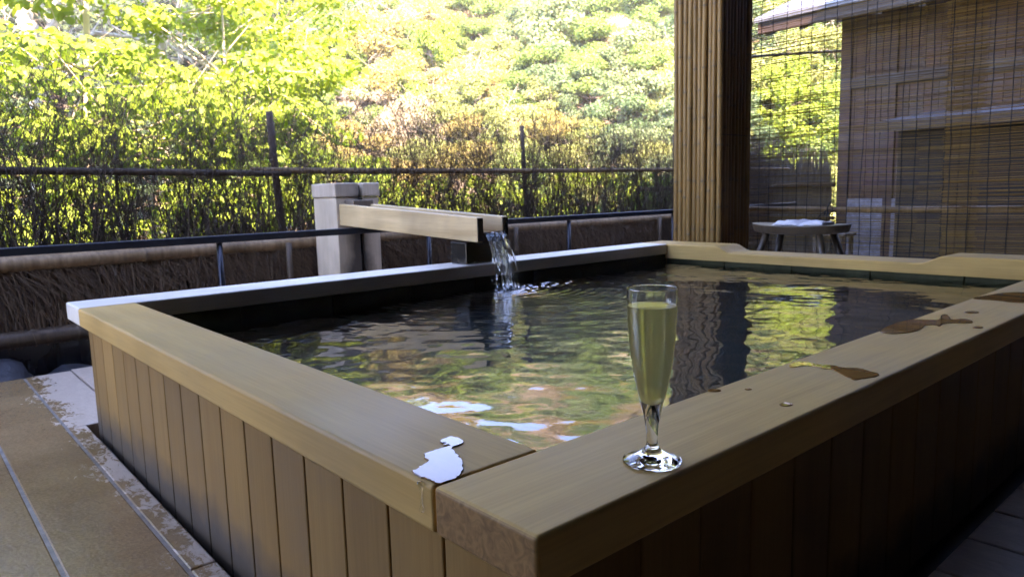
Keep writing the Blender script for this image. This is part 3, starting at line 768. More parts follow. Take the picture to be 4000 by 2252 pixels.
def leaf_quads(P, size, g, up=.5, shape='rhomb', out=None):
    """leaf polygons round points P; size array"""
    k = len(P); nrm = g.normal(0, 1, (k, 3)); 
    if out is not None: nrm = nrm*.8 + out*1.0
    nrm[:, 2] += up; nrm /= np.linalg.norm(nrm, axis=1)[:, None]
    t = np.cross(nrm, g.normal(0, 1, (k, 3))); t /= np.linalg.norm(t, axis=1)[:, None] + 1e-9; b = np.cross(nrm, t)
    s = np.asarray(size)[:, None]
    if shape == 'rhomb': prof = [(-.5, 0, 0), (0, .36, .06), (.55, 0, -.05), (0, -.36, .06)]
    else: prof = [(-.5, 0, 0), (-.2, .34, .07), (.2, .30, .03), (.62, 0, -.10), (.2, -.30, .03), (-.2, -.34, .07)]
    V = np.stack([P + s*(a*t + c*b + d*nrm) for a, c, d in prof], 1)
    return V
# reddish young leaves on the shrubs' tips that stand in the right half of the fence
g0 = np.random.default_rng(9)
tp = TIPS[(TIPS[:, 0] > 1.5) & (TIPS[:, 2] > .25)]
wgt = np.clip((tp[:, 2]-.2)/.5, .05, 1)*np.clip(1.2-np.abs(tp[:, 0]-2.4)/1.8, .15, 1)
sel = tp[g0.random(len(tp)) < wgt*.16]
P = np.repeat(sel, 2, 0) + g0.normal(0, .008, (len(sel)*2, 3))
lm = quads_mesh('young_leaves', leaf_quads(P, g0.uniform(.010, .022, len(P)), g0, .3), 4, 'leaf_rust'); lm.transform(Matrix.Translation(-twigf.location))
link('young_leaves', lm, None, twigf, kind='stuff')

# rocks in the dark strip under the fence
def rock(loc, sx, sy, sz, seed, label):
    bm = bmesh.new(); bmesh.ops.create_icosphere(bm, subdivisions=3, radius=1)
    for v in bm.verts:
        n = mnoise.noise(v.co*1.1 + Vector((seed*7.1, 0, 0)))*.35 + mnoise.noise(v.co*2.7 + Vector((seed, 3, 1)))*.14
        v.co *= 1 + n; v.co.x *= sx; v.co.y *= sy; v.co.z *= sz
    me = bpy.data.meshes.new('rock'); bm.to_mesh(me); bm.free(); me.polygons.foreach_set('use_smooth', [True]*len(me.polygons))
    o = link('rock', me, 'rock', loc=loc); tag(o, label, 'rock', 'rocks under the fence'); return o
rock((-.10, 3.34, -.50), .18, .15, .13, 1, 'broad dark rock under the fence at the left picture edge')
rock((.17, 3.31, -.52), .13, .12, .10, 2, 'wet dark rock under the fence, second from the left')
rock((.40, 3.33, -.52), .12, .11, .10, 3, 'dark rock under the fence tucked against the bath corner')
rock((-.36, 3.28, -.53), .15, .14, .10, 4, 'low dark rock beside the end of the floor planks')

# ================================================================== COLUMN
colm = empty('bamboo_column', (3.43, 2.07, FLOOR)); tag(colm, 'square roof column clad in upright tan bamboo poles', 'column')
cx0, cx1, cy0, cy1 = 3.25, 3.605, 1.90, 2.235
child('core', MB().box((cx0+.03, cy0+.03, FLOOR), (cx1-.03, cy1-.03, 1.80)), 'wet_shade_dark', colm)
variants = [bamboo_mesh(2.19, .0178, 50+i, 12, .36, .003).mesh('bamboo_pole', True, True) for i in range(5)]
for v in variants: v.materials.append(M['bam'])
def pole(x, y):
    o = link('bamboo_pole', r2.choice(variants), None, colm, (x - 3.43 , y - 2.07, 0)); o.rotation_euler = (r2.gauss(0, .0012), r2.gauss(0, .0012), r2.uniform(0, 6.28))
n = 9; ystep = (cy1-cy0)/n
for i in range(n+1): pole(cx0+.017, cy0 + .017 + (cy1-cy0-.034)*i/n)
for i in range(1, 10): pole(cx0+.017 + (cx1-cx0-.034)*i/9.5, cy0+.016)
for i in range(0, 10): pole(cx1-.017, cy0 + .05 + (cy1-cy0-.067)*i/9)
for i in range(1, 9): pole(cx0+.017 + (cx1-cx0-.034)*i/9, cy1-.016)
child('wire_tie', MB().box((cx0+.012, cy0-.0035, .60), (cx1-.004, cy0-.0015, .604)), 'cord', colm)

# ================================================================== REED BLINDS
def reed_blind(X, y0, y1, z0, z1, threads, label, seed, gap, skew=0., tear=0.):
    root = empty('reed_blind', (X, (y0+y1)/2, z1)); tag(root, label, 'blind', 'reed blinds')
    g = np.random.default_rng(seed); As, Bs, Ra, Rb = [], [], [], []
    z = z0; 
    def bulge(y, z): return .012*math.sin(y*3.1+z*1.7+seed)
    run = 0; loose = 1.
    while z < z1:
        if run <= 0: run = g.integers(2, 9); loose = g.choice([.35, .8, 1.0, 1.7])
        run -= 1
        r = g.uniform(.0011, .0023); pitch = r*2*(1.0 + (gap-1)*loose*g.uniform(.4, 1.1)) + g.exponential(.0005)
        yy0 = y0 + g.normal(0, .006) + skew*(z1-z); yy1 = y1 + g.normal(0, .006) + skew*(z1-z)
        tilt = .0035*math.sin(z*9+seed) + g.normal(0, .0016)
        k = 5; ys = np.linspace(yy0, yy1, k+1); pz = z + tilt*np.linspace(-1, 1, k+1) + np.cumsum(g.normal(0, .0007, k+1)) + .004*np.sin(ys*4.3 + z*2)
        for i in range(k):
            if g.random() < tear: continue
            As.append((X + bulge(ys[i], z), ys[i], pz[i])); Bs.append((X + bulge(ys[i+1], z), ys[i+1], pz[i+1])); Ra.append(r); Rb.append(r*g.uniform(.85, 1.1))
        if g.random() < .035:      # a slipped reed
            q = g.uniform(y0, y1); L = g.uniform(.15, .5); As.append((X-.004, q, z)); Bs.append((X-.004, q+L if q+L < y1 else y1, z + g.normal(0, .012))); Ra.append(.0018); Rb.append(.0014)
        z += pitch
    me = tri_tubes_mesh('reeds', As, Bs, Ra, Rb, 'reed', 4); me.transform(Matrix.Translation(-root.location)); link('reeds', me, None, root, kind='stuff')
    for t in threads:
        zs = np.linspace(z0, z1, 46); wob = np.cumsum(g.normal(0, .0014, 46)); wob -= np.linspace(wob[0], wob[-1], 46)
        P = np.stack([np.full(46, X-.0032) + np.array([bulge(t, q) for q in zs]), t + skew*(z1-zs) + wob, zs], 1)
        child('thread', MB().tube(P, .0021, 4), 'cord', root)
    o = child('top_batten', MB().box((X-.012, y0, z1-.004), (X+.016, y1, z1+.035)), 'weather', root)
    return root
th1 = [1.941, 1.861, 1.774, 1.692, 1.625, 1.547, 1.474, 1.394, 1.323, 1.258, 1.185, 1.113, 1.045, .977, .90, .83, .77]
reed_blind(3.75, .74, 2.16, -.36, 1.70, th1, 'left reed blind beside the column, trees and a house showing through', 61, 2.55)
th2 = [.875 - .086*i for i in range(22)]
reed_blind(3.70, -1.05, .905, -.36, 1.72, th2, 'right reed blind, golden reeds, overlapping the left blind', 62, 1.75, skew=-.012)
barp = link('bamboo_bar', (lambda me: me)(bamboo_mesh(1.75, .019, 71, 12, .42, .004, 1).mesh('bamboo_bar', True, True)), 'bam_old', loc=(3.785, .55, .158))
tag(barp, 'horizontal bamboo bar tied behind the left reed blind', 'pole')
ck = MB(); g1 = np.random.default_rng(3)
for i in range(7):
    p = np.array([3.742, 1.50, .155]); e = p + np.array([-.01, g1.normal(0, .035), -.02 + g1.normal(0, .022)])
    ck.tube([p, (p+e)/2 + (0, 0, .012), e], .0022, 5)
for dy in (-.010, 0, .010): ck.tube([(3.742, 1.49+dy, .14), (3.742, 1.475+dy*2.4, .08)], .0018, 5)
ck.tube([(3.742 + .02 + .026*math.cos(a), 1.495, .158+.026*math.sin(a)) for a in np.linspace(0, 6.28, 13)], .004, 5)
ct = link('cord_knot', ck.mesh('cord_knot'), 'cord'); tag(ct, 'black cord knot tying the bamboo bar to the blind', 'cord')

# ================================================================== STOOL with towel
stool = empty('stool', (3.42, 1.50, FLOOR)); tag(stool, 'low oval wooden stool with four splayed legs behind the bath', 'stool')
def slab():
    bm = bmesh.new(); n = 40; lo, hi = [], []
    for i in range(n):
        a = 2*math.pi*i/n; c, s = math.cos(a), math.sin(a)
        rx, ry = .155*(1+.04*math.sin(3*a+1)), .285*(1+.03*math.sin(2*a+.4))
        sag = .014*(1-abs(s))*0
        x, y = 3.42 + rx*c, 1.50 + ry*s
        zt = .084 + .010*abs(s)**2
        hi.append(bm.verts.new((x, y, zt))); lo.append(bm.verts.new((3.42+rx*.9*c, 1.50+ry*.95*s, zt-.046)))
    for i in range(n): bm.faces.new((lo[i], lo[(i+1) % n], hi[(i+1) % n], hi[i]))
    c1 = bm.verts.new((3.42, 1.5, .078)); c0 = bm.verts.new((3.42, 1.5, .032))
    for i in range(n): bm.faces.new((hi[i], hi[(i+1) % n], c1)); bm.faces.new((lo[(i+1) % n], lo[i], c0))
    bmesh.ops.recalc_face_normals(bm, faces=bm.faces)
    me = bpy.data.meshes.new('seat'); bm.to_mesh(me); bm.free(); return me
o = child('seat', slab(), 'stool', stool); bevel(o, .004, 2)
for sx, sy in ((-1, 1), (1, 1), (-1, -1), (1, -1)):
    a = np.array([3.42 + sx*.085, 1.50 + sy*.15, .042]); b_ = np.array([3.42 + sx*.15, 1.50 + sy*.275, FLOOR])
    child('leg', MB().tube([a, (a+b_)/2, b_], [.019, .0205, .018], 12), 'stool', stool, True)
def towel():
    nx, ny = 16, 34; V = []
    for k, zoff in ((0, .0), (1, .012)):
        for i in range(nx):
            for j in range(ny):
                u, v = i/(nx-1), j/(ny-1); x = 3.345 + .15*u; y = 1.335 + .30*v
                edge = min(u, 1-u, v, 1-v)
                z = .082 + .010*abs((y-1.5)/.285)**2 + zoff*min(1, edge*9)*1.2 + (.006*math.sin(v*11+u*3) + .004*math.sin(v*23+1) + .003*math.sin(u*9))*(1 if k else .1) + (.008 if k else .002)
                V.append((x + .006*math.sin(v*7), y + .004*math.sin(u*8), z))
    Fc = []
    for k in (0, 1):
        b0 = k*nx*ny
        for i in range(nx-1):
            for j in range(ny-1):
                f = (b0+i*ny+j, b0+(i+1)*ny+j, b0+(i+1)*ny+j+1, b0+i*ny+j+1); Fc.append(f if k else f[::-1])
    ring = [i*ny for i in range(nx)] + [(nx-1)*ny+j for j in range(1, ny)] + [i*ny+ny-1 for i in range(nx-2, -1, -1)] + [j for j in range(ny-2, 0, -1)]
    for a, b_ in zip(ring, ring[1:]+ring[:1]): Fc.append((a, b_, b_+nx*ny, a+nx*ny))
    o = link('towel', MB().add(V, Fc).mesh('towel', True), 'towel'); tag(o, 'crumpled pale towel lying on the stool', 'towel')
towel()

# ================================================================== NEIGHBOURING HOUSE seen through the blinds
HX = 8.5
house = empty('neighbour_house', (HX, .5, -.56)); tag(house, 'dark red-brown timber house with wide eaves behind the blinds', 'house')
child('wall_core', MB().box((HX+.03, -6, -.6), (HX+4.5, 3.55, 2.6)), 'house', house)
y = 3.585
hb = [MB().box((0, 0, 0), (.028, .148, 3.2)).mesh('wall_board') for _ in range(1)][0]; hb.materials.append(M['house'])
for i in range(44):
    o = link('wall_board', hb, None, house, (0 + r2.uniform(-.004, .004), y - .152*(i+1) - .5, .0)); 
child('corner_post', MB().box((HX-.03, 3.47, -.6), (HX+.09, 3.60, 2.5)), 'house', house)
for yy in (2.95, 1.2, -.6): child('post', MB().box((HX-.05, yy, -.6), (HX-.003, yy+.10, 2.5)), 'house', house)
child('cross_rail', MB().box((HX-.06, -5.5, 1.42), (HX-.001, 3.46, 1.54)), 'house_x', house)
# eave: sloping roof sheet, fascia and rafter ends
ev = MB()
def slope_box(mb, xa, za, xb, zb, y0, y1, t):
    V = [(xa,y0,za),(xb,y0,zb),(xb,y1,zb),(xa,y1,za),(xa,y0,za+t),(xb,y0,zb+t),(xb,y1,zb+t),(xa,y1,za+t)]
    return mb.add(V, [(3,2,1,0),(4,5,6,7),(0,1,5,4),(1,2,6,5),(2,3,7,6),(3,0,4,7)])
roof_o = child('roof', slope_box(MB(), HX-.85, 2.22, HX+2.4, 3.5, -6.3, 4.28, .05), 'roof', house)
child('fascia', MB().box((HX-.83, -6.3, 2.09), (HX-.80, 4.24, 2.218)), 'house_x', roof_o)
child('eave_boarding', slope_box(MB(), HX-.79, 2.17, HX+.3, 2.60, -6.25, 4.2, .025), 'house_x', house)
for i in range(22):
    yy = 4.1 - i*.42
    child('rafter', slope_box(MB(), HX-.78, 2.06, HX+.2, 2.445, yy, yy+.07, .105), 'house_x', roof_o)
child('verge_board', slope_box(MB(), HX-.84, 2.10, HX+2.3, 3.36, 4.205, 4.235, .118), 'house_x', roof_o)
o = child('plaster_skirt', MB().box((HX-.045, 2.1, -.6), (HX-.004, 3.46, .12)), 'whitewash', house)
# low lean-to in front of the house
lean = empty('lean_to', (7.6, 0, -.56)); tag(lean, 'low dark lean-to with a flat projecting roof in front of the house', 'shed')
child('wall', MB().box((7.35, -5, -.6), (8.42, 2.49, .84)), 'plaster', lean)
child('roof_slab', slope_box(MB(), 7.05, .85, 8.44, 1.02, -5.2, 2.62, .045), 'roof', lean)
child('fascia', MB().box((7.03, -5.2, .80), (7.06, 2.63, .90)), 'house_x', lean)
# pale door panel and tall board fence left of the lean-to
panel = link('pale_panel', MB().box((7.9, 2.60, -.5), (7.93, 2.70, .62)).mesh('pale_panel'), 'post'); tag(panel, 'narrow pale upright board against the red-brown house', 'board')
# woven side fence between the twig fence and the house
sf = empty('side_fence', (6.5, 3.2, -.56)); tag(sf, 'brown woven brushwood fence panel seen through the left blind', 'fence')
g3 = np.random.default_rng(8); n = 2600
sx_ = g3.uniform(6.3, 8.3, n); 
A = np.stack([sx_, 4.05 - (sx_-5.2)*.14 + g3.normal(0, .02, n), np.full(n, -.5)], 1); B = A + np.stack([g3.normal(0, .04, n), g3.normal(0, .02, n), .95 + g3.normal(0, .12, n)], 1)
me = tri_tubes_mesh('brushwood', A, B, g3.uniform(.004, .008, n), g3.uniform(.002, .005, n), 'bark_dark', 3); me.transform(Matrix.Translation(-sf.location)); link('brushwood', me, None, sf, kind='stuff')
child('fence_rail', MB().tube([(5.1, 3.99, .30), (8.3, 3.55, .30)], .022, 10), 'bam_old', sf, True)
child('fence_rail', MB().tube([(5.1, 3.99, -.10), (8.3, 3.55, -.10)], .022, 10), 'bam_old', sf, True)
child('post', MB().box((6.05, 3.80, -.56), (6.11, 3.86, 1.62)), 'weather', sf)
child('wire_frame', MB().tube([(6.0, 3.83, 1.58), (9.5, 3.9, 2.05)], .016, 8), 'weather', sf, True)
# small bench and pavers outside
_bp = at_x(2085, 600, 6.0); BY = _bp[1] - 1.95
bench = empty('garden_bench', (6.1, 1.95+BY, -.56)); tag(bench, 'small dark slatted garden bench outside the left blind', 'bench')
for i in range(3): child('slat', MB().box((5.95+i*.09, 1.80+BY, -.16), (6.03+i*.09, 2.10+BY, -.135)), 'weather', bench)
for x, y_ in ((5.96, 1.82+BY), (5.96, 2.05+BY), (6.17, 1.82+BY), (6.17, 2.05+BY)): child('leg', MB().box((x, y_, -.56), (x+.03, y_+.03, -.1605)), 'weather', bench)
for i, (x, y_) in enumerate(((5.3, 2.0+BY), (5.3, 1.62+BY), (5.75, 2.35+BY), (6.6, 1.7+BY))):
    o = link('paving_slab', MB().box((x, y_, -.60), (x+.42, y_+.34, -.535)).mesh('paving_slab'), 'paver'); bevel(o, .01)
    tag(o, ['pale pink paving slab beside the garden bench', 'pale pink paving slab right of the garden bench', 'pale pink paving slab left of the garden bench', 'pale pink paving slab behind the garden bench'][i], 'paving slab', 'paving slabs outside the blind')

# ================================================================== TREES
def make_tree(name, leafmat, H, rx, rz, nleaf, lsize, seed, bark='bark_dark', nclump=26, cr=.36, flat=.6, shape='rhomb', bare=0., trunk_r=.09, crown_z=None, up=.6, lean=0.):
    """crown centred at the origin, trunk hanging down by H; returns (trunk mesh, crown mesh)"""
    g = np.random.default_rng(seed)
    C = []
    for i in range(nclump):
        while True:
            p = g.uniform(-1, 1, 3)
            if .12 < (p**2).sum() < 1: break
        p = p/np.linalg.norm(p)*np.linalg.norm(p)**.45
        p[:2] *= 1 - .28*max(0, p[2])
        C.append(p*np.array([rx, rx, rz]))
    C = np.array(C); rad_ = cr*rx*g.uniform(.6, 1.25, nclump)
    As, Bs, Ra, Rb = [], [], [], []
    base = np.array([lean*H*.2, 0, -H]); top = np.array([0, 0, rz*.55]); pts = [base]
    ks = 7
    for i in range(1, ks+1):
        q = base + (top-base)*i/ks + np.array([g.normal(0, .05*rx), g.normal(0, .05*rx), 0]); pts.append(q)
    for i in range(ks): As.append(pts[i]); Bs.append(pts[i+1]); Ra.append(trunk_r*(1-.8*i/ks)); Rb.append(trunk_r*(1-.8*(i+1)/ks))
    pts = np.array(pts)
    for c, rr in zip(C, rad_):
        zz = min(c[2] - .25*np.hypot(c[0], c[1]), rz*.4); j = int(np.argmin(np.abs(pts[:, 2]-zz))); st0 = pts[j]
        mid_ = (st0 + c)/2 + np.array([g.normal(0, .07*rx), g.normal(0, .07*rx), -.04*rx]); r0 = trunk_r*.34
        As += [st0, mid_]; Bs += [mid_, c]; Ra += [r0, r0*.65]; Rb += [r0*.65, r0*.3]
        for _ in range(5 if bare else 3):
            e = c + g.normal(0, 1, 3)*rr*np.array([.75, .75, .5]); As.append(c); Bs.append(e); Ra.append(r0*.3); Rb.append(r0*.1)
            if bare:
                for _ in range(3):
                    e2 = e + g.normal(0, 1, 3)*rr*.4; As.append(e); Bs.append(e2); Ra.append(r0*.14); Rb.append(r0*.05)
    tm = tri_tubes_mesh('trunk', As, Bs, Ra, Rb, bark, 6)
    w = rad_**2; cnt = g.multinomial(nleaf, w/w.sum()); Ps, Os = [], []
    for c, rr, k in zip(C, rad_, cnt):
        d = g.normal(0, 1, (k, 3)); d /= np.linalg.norm(d, axis=1)[:, None]
        rho = g.uniform(0, 1, k)**.4
        q = d*(rho*rr)[:, None]*np.array([1.15, 1.15, flat]); Ps.append(c + q); Os.append(d)
    Pn = np.concatenate(Ps); On = np.concatenate(Os)
    V = leaf_quads(Pn, lsize*g.uniform(.65, 1.3, len(Pn)), g, up, shape, On)
    cm = quads_mesh('crown', V, V.shape[1], leafmat)
    return tm, cm
TREES = 0
def place_tree(protos, loc, scale, rz, label, group, name='tree'):
    tm, cm = protos
    root = empty(name, loc); root.scale = (scale[0], scale[0], scale[1]); root.rotation_euler = (0, 0, rz)
    tag(root, label, 'tree', group)
    link('trunk', tm, None, root); link('crown', cm, None, root); return root

# -- near lime-leaved trees rising from the ravine edge (leaves of about 9 cm)
near = {
 'a': make_tree('lime', 'leaf_lime', 5.5, 1.25, 1.0, 4600, .078, 101, 'bark', 34, .30, .38, 'leaf', trunk_r=.055, up=1.1),
 'b': make_tree('lime', 'leaf_lime', 4.5, 1.5, .55, 4000, .076, 102, 'bark', 32, .27, .34, 'leaf', trunk_r=.045, up=1.1),
 'c': make_tree('lime', 'leaf_lime', 3.2, 1.15, .85, 1700, .10, 103, 'bark_dark', 24, .30, .5, 'leaf', trunk_r=.03, up=.8),
}
def by_px(x, y, dist): return at_d(x, y, dist)
for (x, y, dist, key, sc, rz, lab) in (
    (580, 130, 9.5, 'a', 1.0, .3, 'bright lime-leaved tree behind the fence, tallest of the near ones'),
    (200, 250, 8.5, 'b', 1.0, 1.1, 'low spreading lime-leaved tree at the left picture edge'),
    (520, 290, 8.8, 'b', .8, 2.6, 'spreading lime-leaved tree right of the low one at the left edge'),
    (150, -500, 9.5, 'a', 1.4, 5.0, 'tall lime-leaved crown above the left edge of the picture'),
    (-420, -250, 9.0, 'a', 1.4, 2.0, 'lime-leaved crown outside the left edge of the picture'),
    (330, -480, 10.5, 'a', 1.3, 3.3, 'lime-leaved crown above the pale bare tree'),
    (690, 30, 12., 'a', .95, 4.0, 'lime-leaved tree top behind the tallest near one')):
    p = by_px(x, y, dist); place_tree(near[key], p, (sc, sc), rz, lab, 'lime trees just beyond the fence', 'lime_tree')
for i, (x, y, dist, sc, rz) in enumerate(((60, 430, 7.6, .8, 0), (330, 500, 8.0, .9, 1), (560, 440, 8.2, .75, 2), (760, 420, 9.0, .8, 3), (860, 540, 8.5, .8, 4), (1020, 560, 9.0, .7, 5), (1500, 540, 9.5, .8, .5), (1640, 560, 9.0, .8, 1.5), (1250, 560, 10., .8, 2.5), (120, 590, 7.4, .8, 3.5), (650, 580, 8.0, .8, 4.5))):
    p = by_px(x, y, dist)
    LB = ['lime-green bush behind the twig fence at the left edge, above its bamboo rail', 'lime-green bush behind the twig fence midway between left edge and left stake', 'lime-green bush behind the twig fence just left of the left stake',
          'lime-green bush behind the twig fence just right of the left stake', 'lime-green bush behind the square spout post', 'lime-green bush behind the middle of the water trough',
          'lime-green bush behind the twig fence right of the right stake', 'lime-green bush behind the twig fence beside the bamboo column', 'lime-green bush behind the twig fence just left of the right stake',
          'lime-green bush behind the twig fence at the left edge, below its bamboo rail', 'lime-green bush low behind the foot of the left fence stake']
    place_tree(near['c'], p, (sc, sc), rz, LB[i], 'bushes behind the twig fence', 'lime_bush')

# -- pale bare-limbed tree at the top left
def limb_tree():
    root_p = at_d(103, 190, 13.0); g = np.random.default_rng(77)
    root = empty('bare_tree', (root_p[0], root_p[1], float(terrain(root_p[0], root_p[1])))); tag(root, 'pale twisted bare tree with forked trunk at upper left', 'tree')
    mb = MB(); A, B, RA, RB = [], [], [], []
    def limb(pts, r0, r1, dd=0.):
        P = np.array([at_d(x, y, 13.0 + dd*i/len(pts)) for i, (x, y) in enumerate(pts)])
        t = np.linspace(0, 1, len(P)); tt = np.linspace(0, 1, len(P)*4); Q = np.stack([np.interp(tt, t, P[:, k]) for k in range(3)], 1) + g.normal(0, .012, (len(tt), 3))
        mb.tube(Q, np.linspace(r0, r1, len(Q)), 9)
        for q in Q[3:]:
            if g.random() < .8:
                d = g.normal(0, 1, 3); d[2] = abs(d[2]); e = q + d*.22; A.append(q); B.append(e); RA.append(.014); RB.append(.006)
                for _ in range(3):
                    e2 = e + g.normal(0, .14, 3); A.append(e); B.append(e2); RA.append(.006); RB.append(.003)
    limb([(108, 520), (104, 330), (103, 190), (100, 135), (78, 75), (45, 25), (5, -50)], .16, .09)
    limb([(103, 140), (130, 60), (150, -10), (165, -60)], .075, .05, .5)
    limb([(100, 130), (170, 105), (250, 85), (330, 92), (420, 128)], .055, .015, -.6)
    limb([(140, 40), (170, 28), (182, 60)], .035, .02)
    limb([(330, 60), (390, 90), (455, 130), (520, 190), (580, 220)], .03, .012, -1)
    limb([(450, -40), (452, 60), (455, 150), (450, 260)], .035, .04)
    me = mb.mesh('trunk', True); me.transform(Matrix.Translation(-root.location)); link('trunk', me, 'bark', root)
    tme = tri_tubes_mesh('twigs', A, B, RA, RB, 'bark', 4); tme.transform(Matrix.Translation(-root.location)); link('twigs', tme, None, root, kind='stuff')
limb_tree()

# -- trees of the slope
PROT = {}
spec = {
 'lime': ('leaf_lime', 5.0, 2.2, 2.4, 16500, 0.168, 'bark_dark'), 'gold': ('leaf_gold', 5.0, 2.5, 2.0, 16500, 0.152, 'bark'), 'pale': ('leaf_pale', 5.0, 2.4, 2.0, 16500, 0.152, 'bark'),
 'green': ('leaf_green', 5.5, 2.5, 2.5, 19500, 0.168, 'bark_dark'), 'ever': ('leaf_ever', 6.0, 2.5, 2.8, 21000, 0.168, 'bark_dark'), 'mint': ('leaf_mint', 5.0, 2.4, 2.3, 19500, 0.160, 'bark_dark'),
 'pink': ('leaf_pink', 5.5, 2.5, 2.1, 15000, 0.128, 'bark'), 'dark': ('leaf_dark', 7.0, 2.2, 3.4, 18000, 0.192, 'bark_dark')}
for i, (k, (lm_, H, rx, rz, nl, ls, bk)) in enumerate(spec.items()):
    PROT[k] = [make_tree(k, lm_, H, rx, rz, nl, ls, 200+10*i+j, bk, 34, .33, .72, bare=1. if k in ('pink', 'pale', 'gold') else 0., trunk_r=.13) for j in range(2)]
WORDS = {'lime': 'bright lime-green tree', 'gold': 'golden-orange leafed tree', 'pale': 'pale yellow-green tree', 'green': 'mid-green leafy tree', 'ever': 'deep green evergreen tree',
         'mint': 'grey-green evergreen tree', 'pink': 'pale pinkish budding tree', 'dark': 'dark green forest tree'}
def hit_slope(x, y, lift):
    d = ray(x, y); d = d/math.hypot(d[0], d[1])
    for t in np.arange(13, 75, .35):
        p = CAM + d*t
        if p[0]*.643 + p[1]*.766 > 19 and p[2] <= float(terrain(p[0], p[1])) + lift: return p, t
    return None, None
used = {}; SLOPE = []
ORD = ['first', 'second', 'third', 'fourth', 'fifth', 'sixth', 'seventh', 'eighth', 'ninth', 'tenth', 'eleventh', 'twelfth', 'thirteenth', 'fourteenth', 'fifteenth', 'sixteenth']
def slope_tree(x, y, wpx, kind, asp=1.0, where=None):
    p, t = hit_slope(x, y, 2.6)
    if p is None: return
    k = 1800/ t; rx = wpx/2/k; s = rx/spec[kind][2]; r3 = random.Random(int(x*7+y*13))
    col_ = 'left' if x < 860 else 'middle' if x < 1290 else 'right' if x < 1900 else 'blind'
    col_ = {'left': 'behind near lime trees', 'middle': 'above the trough', 'right': 'left of the column', 'blind': 'seen through the blind'}[col_]
    row_ = 'high on' if y < 130 else 'halfway up' if y < 290 else 'low on'
    base = '%s %s the slope %s' % (WORDS[kind], row_, col_)
    used[base] = used.get(base, 0) + 1
    o_ = place_tree(PROT[kind][r3.randrange(2)], p, (s, s*asp), r3.uniform(0, 6.28), base, WORDS[kind] + 's of the slope', 'slope_tree')
    SLOPE.append((base, x, o_))
FIX = [(1090, 215, 150, 'lime', 1.5), (1130, 120, 110, 'lime', 1.1), (985, 130, 240, 'gold', 1.0), (950, 60, 170, 'pale', .9), (1010, 220, 190, 'gold', 1.0), (1240, 330, 210, 'pale', .8), (1200, 420, 200, 'gold', .7),
       (1040, 20, 220, 'pink', .8), (1140, 10, 180, 'pink', .8), (1420, 120, 240, 'mint', 1.1), (1370, 230, 190, 'ever', 1.0), (1480, 40, 220, 'green', 1.0), (1600, 440, 240, 'mint', .9), (1640, 300, 200, 'mint', 1.1),
       (1550, 330, 180, 'ever', .9), (1300, 60, 170, 'pale', .9), (1260, 170, 170, 'pale', 1.0), (1545, 110, 150, 'pink', .9), (1620, 170, 170, 'pale', .9), (1640, 60, 160, 'green', 1.), (1350, 330, 170, 'gold', .7), (1440, 340, 170, 'gold', .7),
       (1310, 260, 150, 'green', .9), (810, 190, 200, 'green', 1.2), (870, 290, 170, 'green', .9), (780, 60, 200, 'green', 1.0), (860, 90, 150, 'ever', 1.1), (700, 200, 180, 'ever', 1.2), (1460, 230, 170, 'green', 1.0),
       (60, 70, 260, 'dark', 1.2), (230, 60, 240, 'dark', 1.2), (400, 70, 240, 'ever', 1.2), (330, 190, 240, 'dark', .8), (120, 210, 240, 'dark', .8), (540, 180, 200, 'dark', 1.0), (600, 40, 220, 'green', 1.1),
       (1940, 120, 220, 'pale', 1.), (2050, 200, 240, 'pale', 1.), (1960, 300, 240, 'lime', .9), (2090, 330, 200, 'lime', .8), (2000, 20, 220, 'green', 1.), (1850, 220, 220, 'pale', 1.), (1760, 120, 220, 'ever', 1.1), (1750, 320, 220, 'mint', 1.)]
for f in FIX: slope_tree(*f)
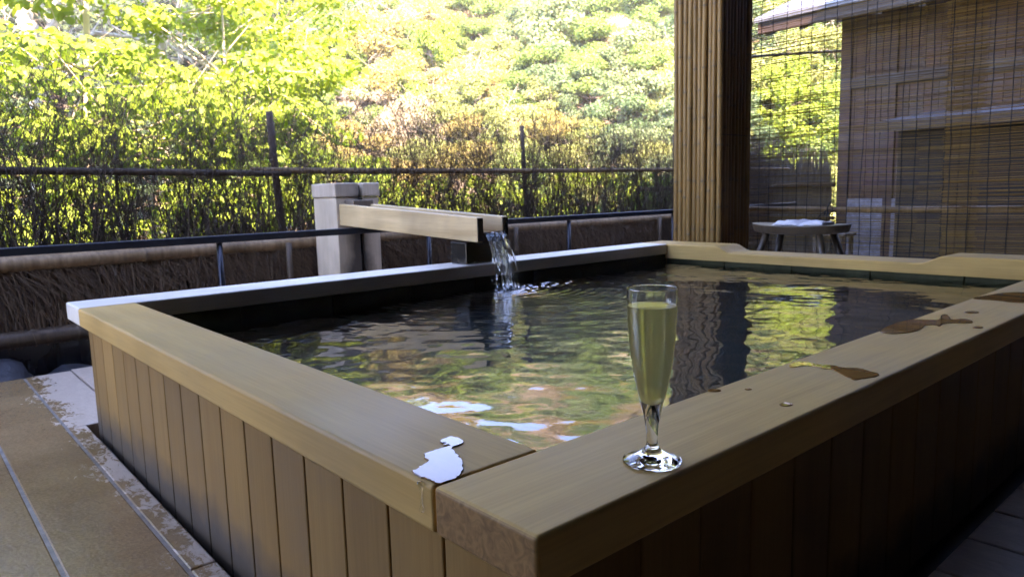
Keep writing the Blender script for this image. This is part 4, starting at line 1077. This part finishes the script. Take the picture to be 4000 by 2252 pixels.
# fill the rest of the slope, including the part above the frame that the water mirrors
gq = random.Random(12)
kinds_top = ['pink', 'pale', 'pink', 'pale', 'gold', 'mint', 'pink']
for y in (-110, -70, -35, 0, 70, 140, 210, 280, 350, 420, 490):
    for i in range(17):
        x = -80 + i*142 + gq.uniform(-55, 55)
        if x > 2350 or (y == -110 and 930 < x < 1230): continue
        if x < 640 and y > -20: kind = gq.choice(['dark', 'ever', 'green', 'dark'])
        elif y < 40: kind = gq.choice(kinds_top)
        elif x > 1290: kind = gq.choice(['mint', 'ever', 'green', 'pale', 'mint', 'pale']) if x < 1880 else gq.choice(['pale', 'green', 'lime', 'pale'])
        else: kind = gq.choice(['pale', 'pale', 'gold', 'gold', 'lime', 'pink', 'green']) if x > 850 else gq.choice(['green', 'pale', 'lime', 'green'])
        slope_tree(x, y + gq.uniform(-25, 25), gq.uniform(130, 190), kind, gq.uniform(.8, 1.1))
for y in (-165, -130):
    for i in range(7):
        x = 1250 + i*95 + gq.uniform(-20, 20); slope_tree(x, y + gq.uniform(-8, 8), gq.uniform(140, 180), gq.choice(['pink', 'pale', 'pink', 'gold']), gq.uniform(.8, 1.))
for base in used:
    same = sorted([(x_, i, o_) for i, (b0, x_, o_) in enumerate(SLOPE) if b0 == base])
    if len(same) > 1:
        for i, (_, _, o_) in enumerate(same): o_['label'] = '%s, %s from left' % (base, ORD[min(i, 15)])
# undergrowth of the slope
def undergrowth():
    g = np.random.default_rng(33); k = 42000
    x = g.uniform(-14, 62, k*3); y = g.uniform(7, 70, k*3); s = x*.643 + y*.766
    az = np.degrees(np.arctan2(y-CAM[1], x-CAM[0])); ok = (s < 56) & (s > 13) & (az > 5) & (az < 92)
    x, y = x[ok][:k], y[ok][:k]; z = terrain(x, y) + g.exponential(.35, len(x))
    V = leaf_quads(np.stack([x, y, z], 1), g.uniform(.18, .5, len(x)), g, .5)
    o = link('undergrowth', quads_mesh('undergrowth', V, 4, 'leaf_pale'), None, kind='stuff'); tag(o, 'leafy undergrowth covering the slope', 'undergrowth')
undergrowth()

# ================================================================== HAZE volume added to soften and pale the slope
hz = MB().box((-142, -142, -9), (162, 162, 34)).mesh('haze')
hm = bpy.data.materials.new('softening_haze'); hm.use_nodes = True; hn = hm.node_tree
hn.nodes.remove(hn.nodes['Principled BSDF'])
pv = hn.nodes.new('ShaderNodeVolumePrincipled'); pv.inputs['Color'].default_value = (.95, .97, 1, 1); pv.inputs['Density'].default_value = .0011; pv.inputs['Anisotropy'].default_value = 0.0
hn.links.new(pv.outputs[0], hn.nodes['Material Output'].inputs['Volume'])
hz.materials.append(hm); ho = link('haze', hz, None, kind='stuff'); tag(ho, 'faint pale haze added to soften the slope', 'haze')
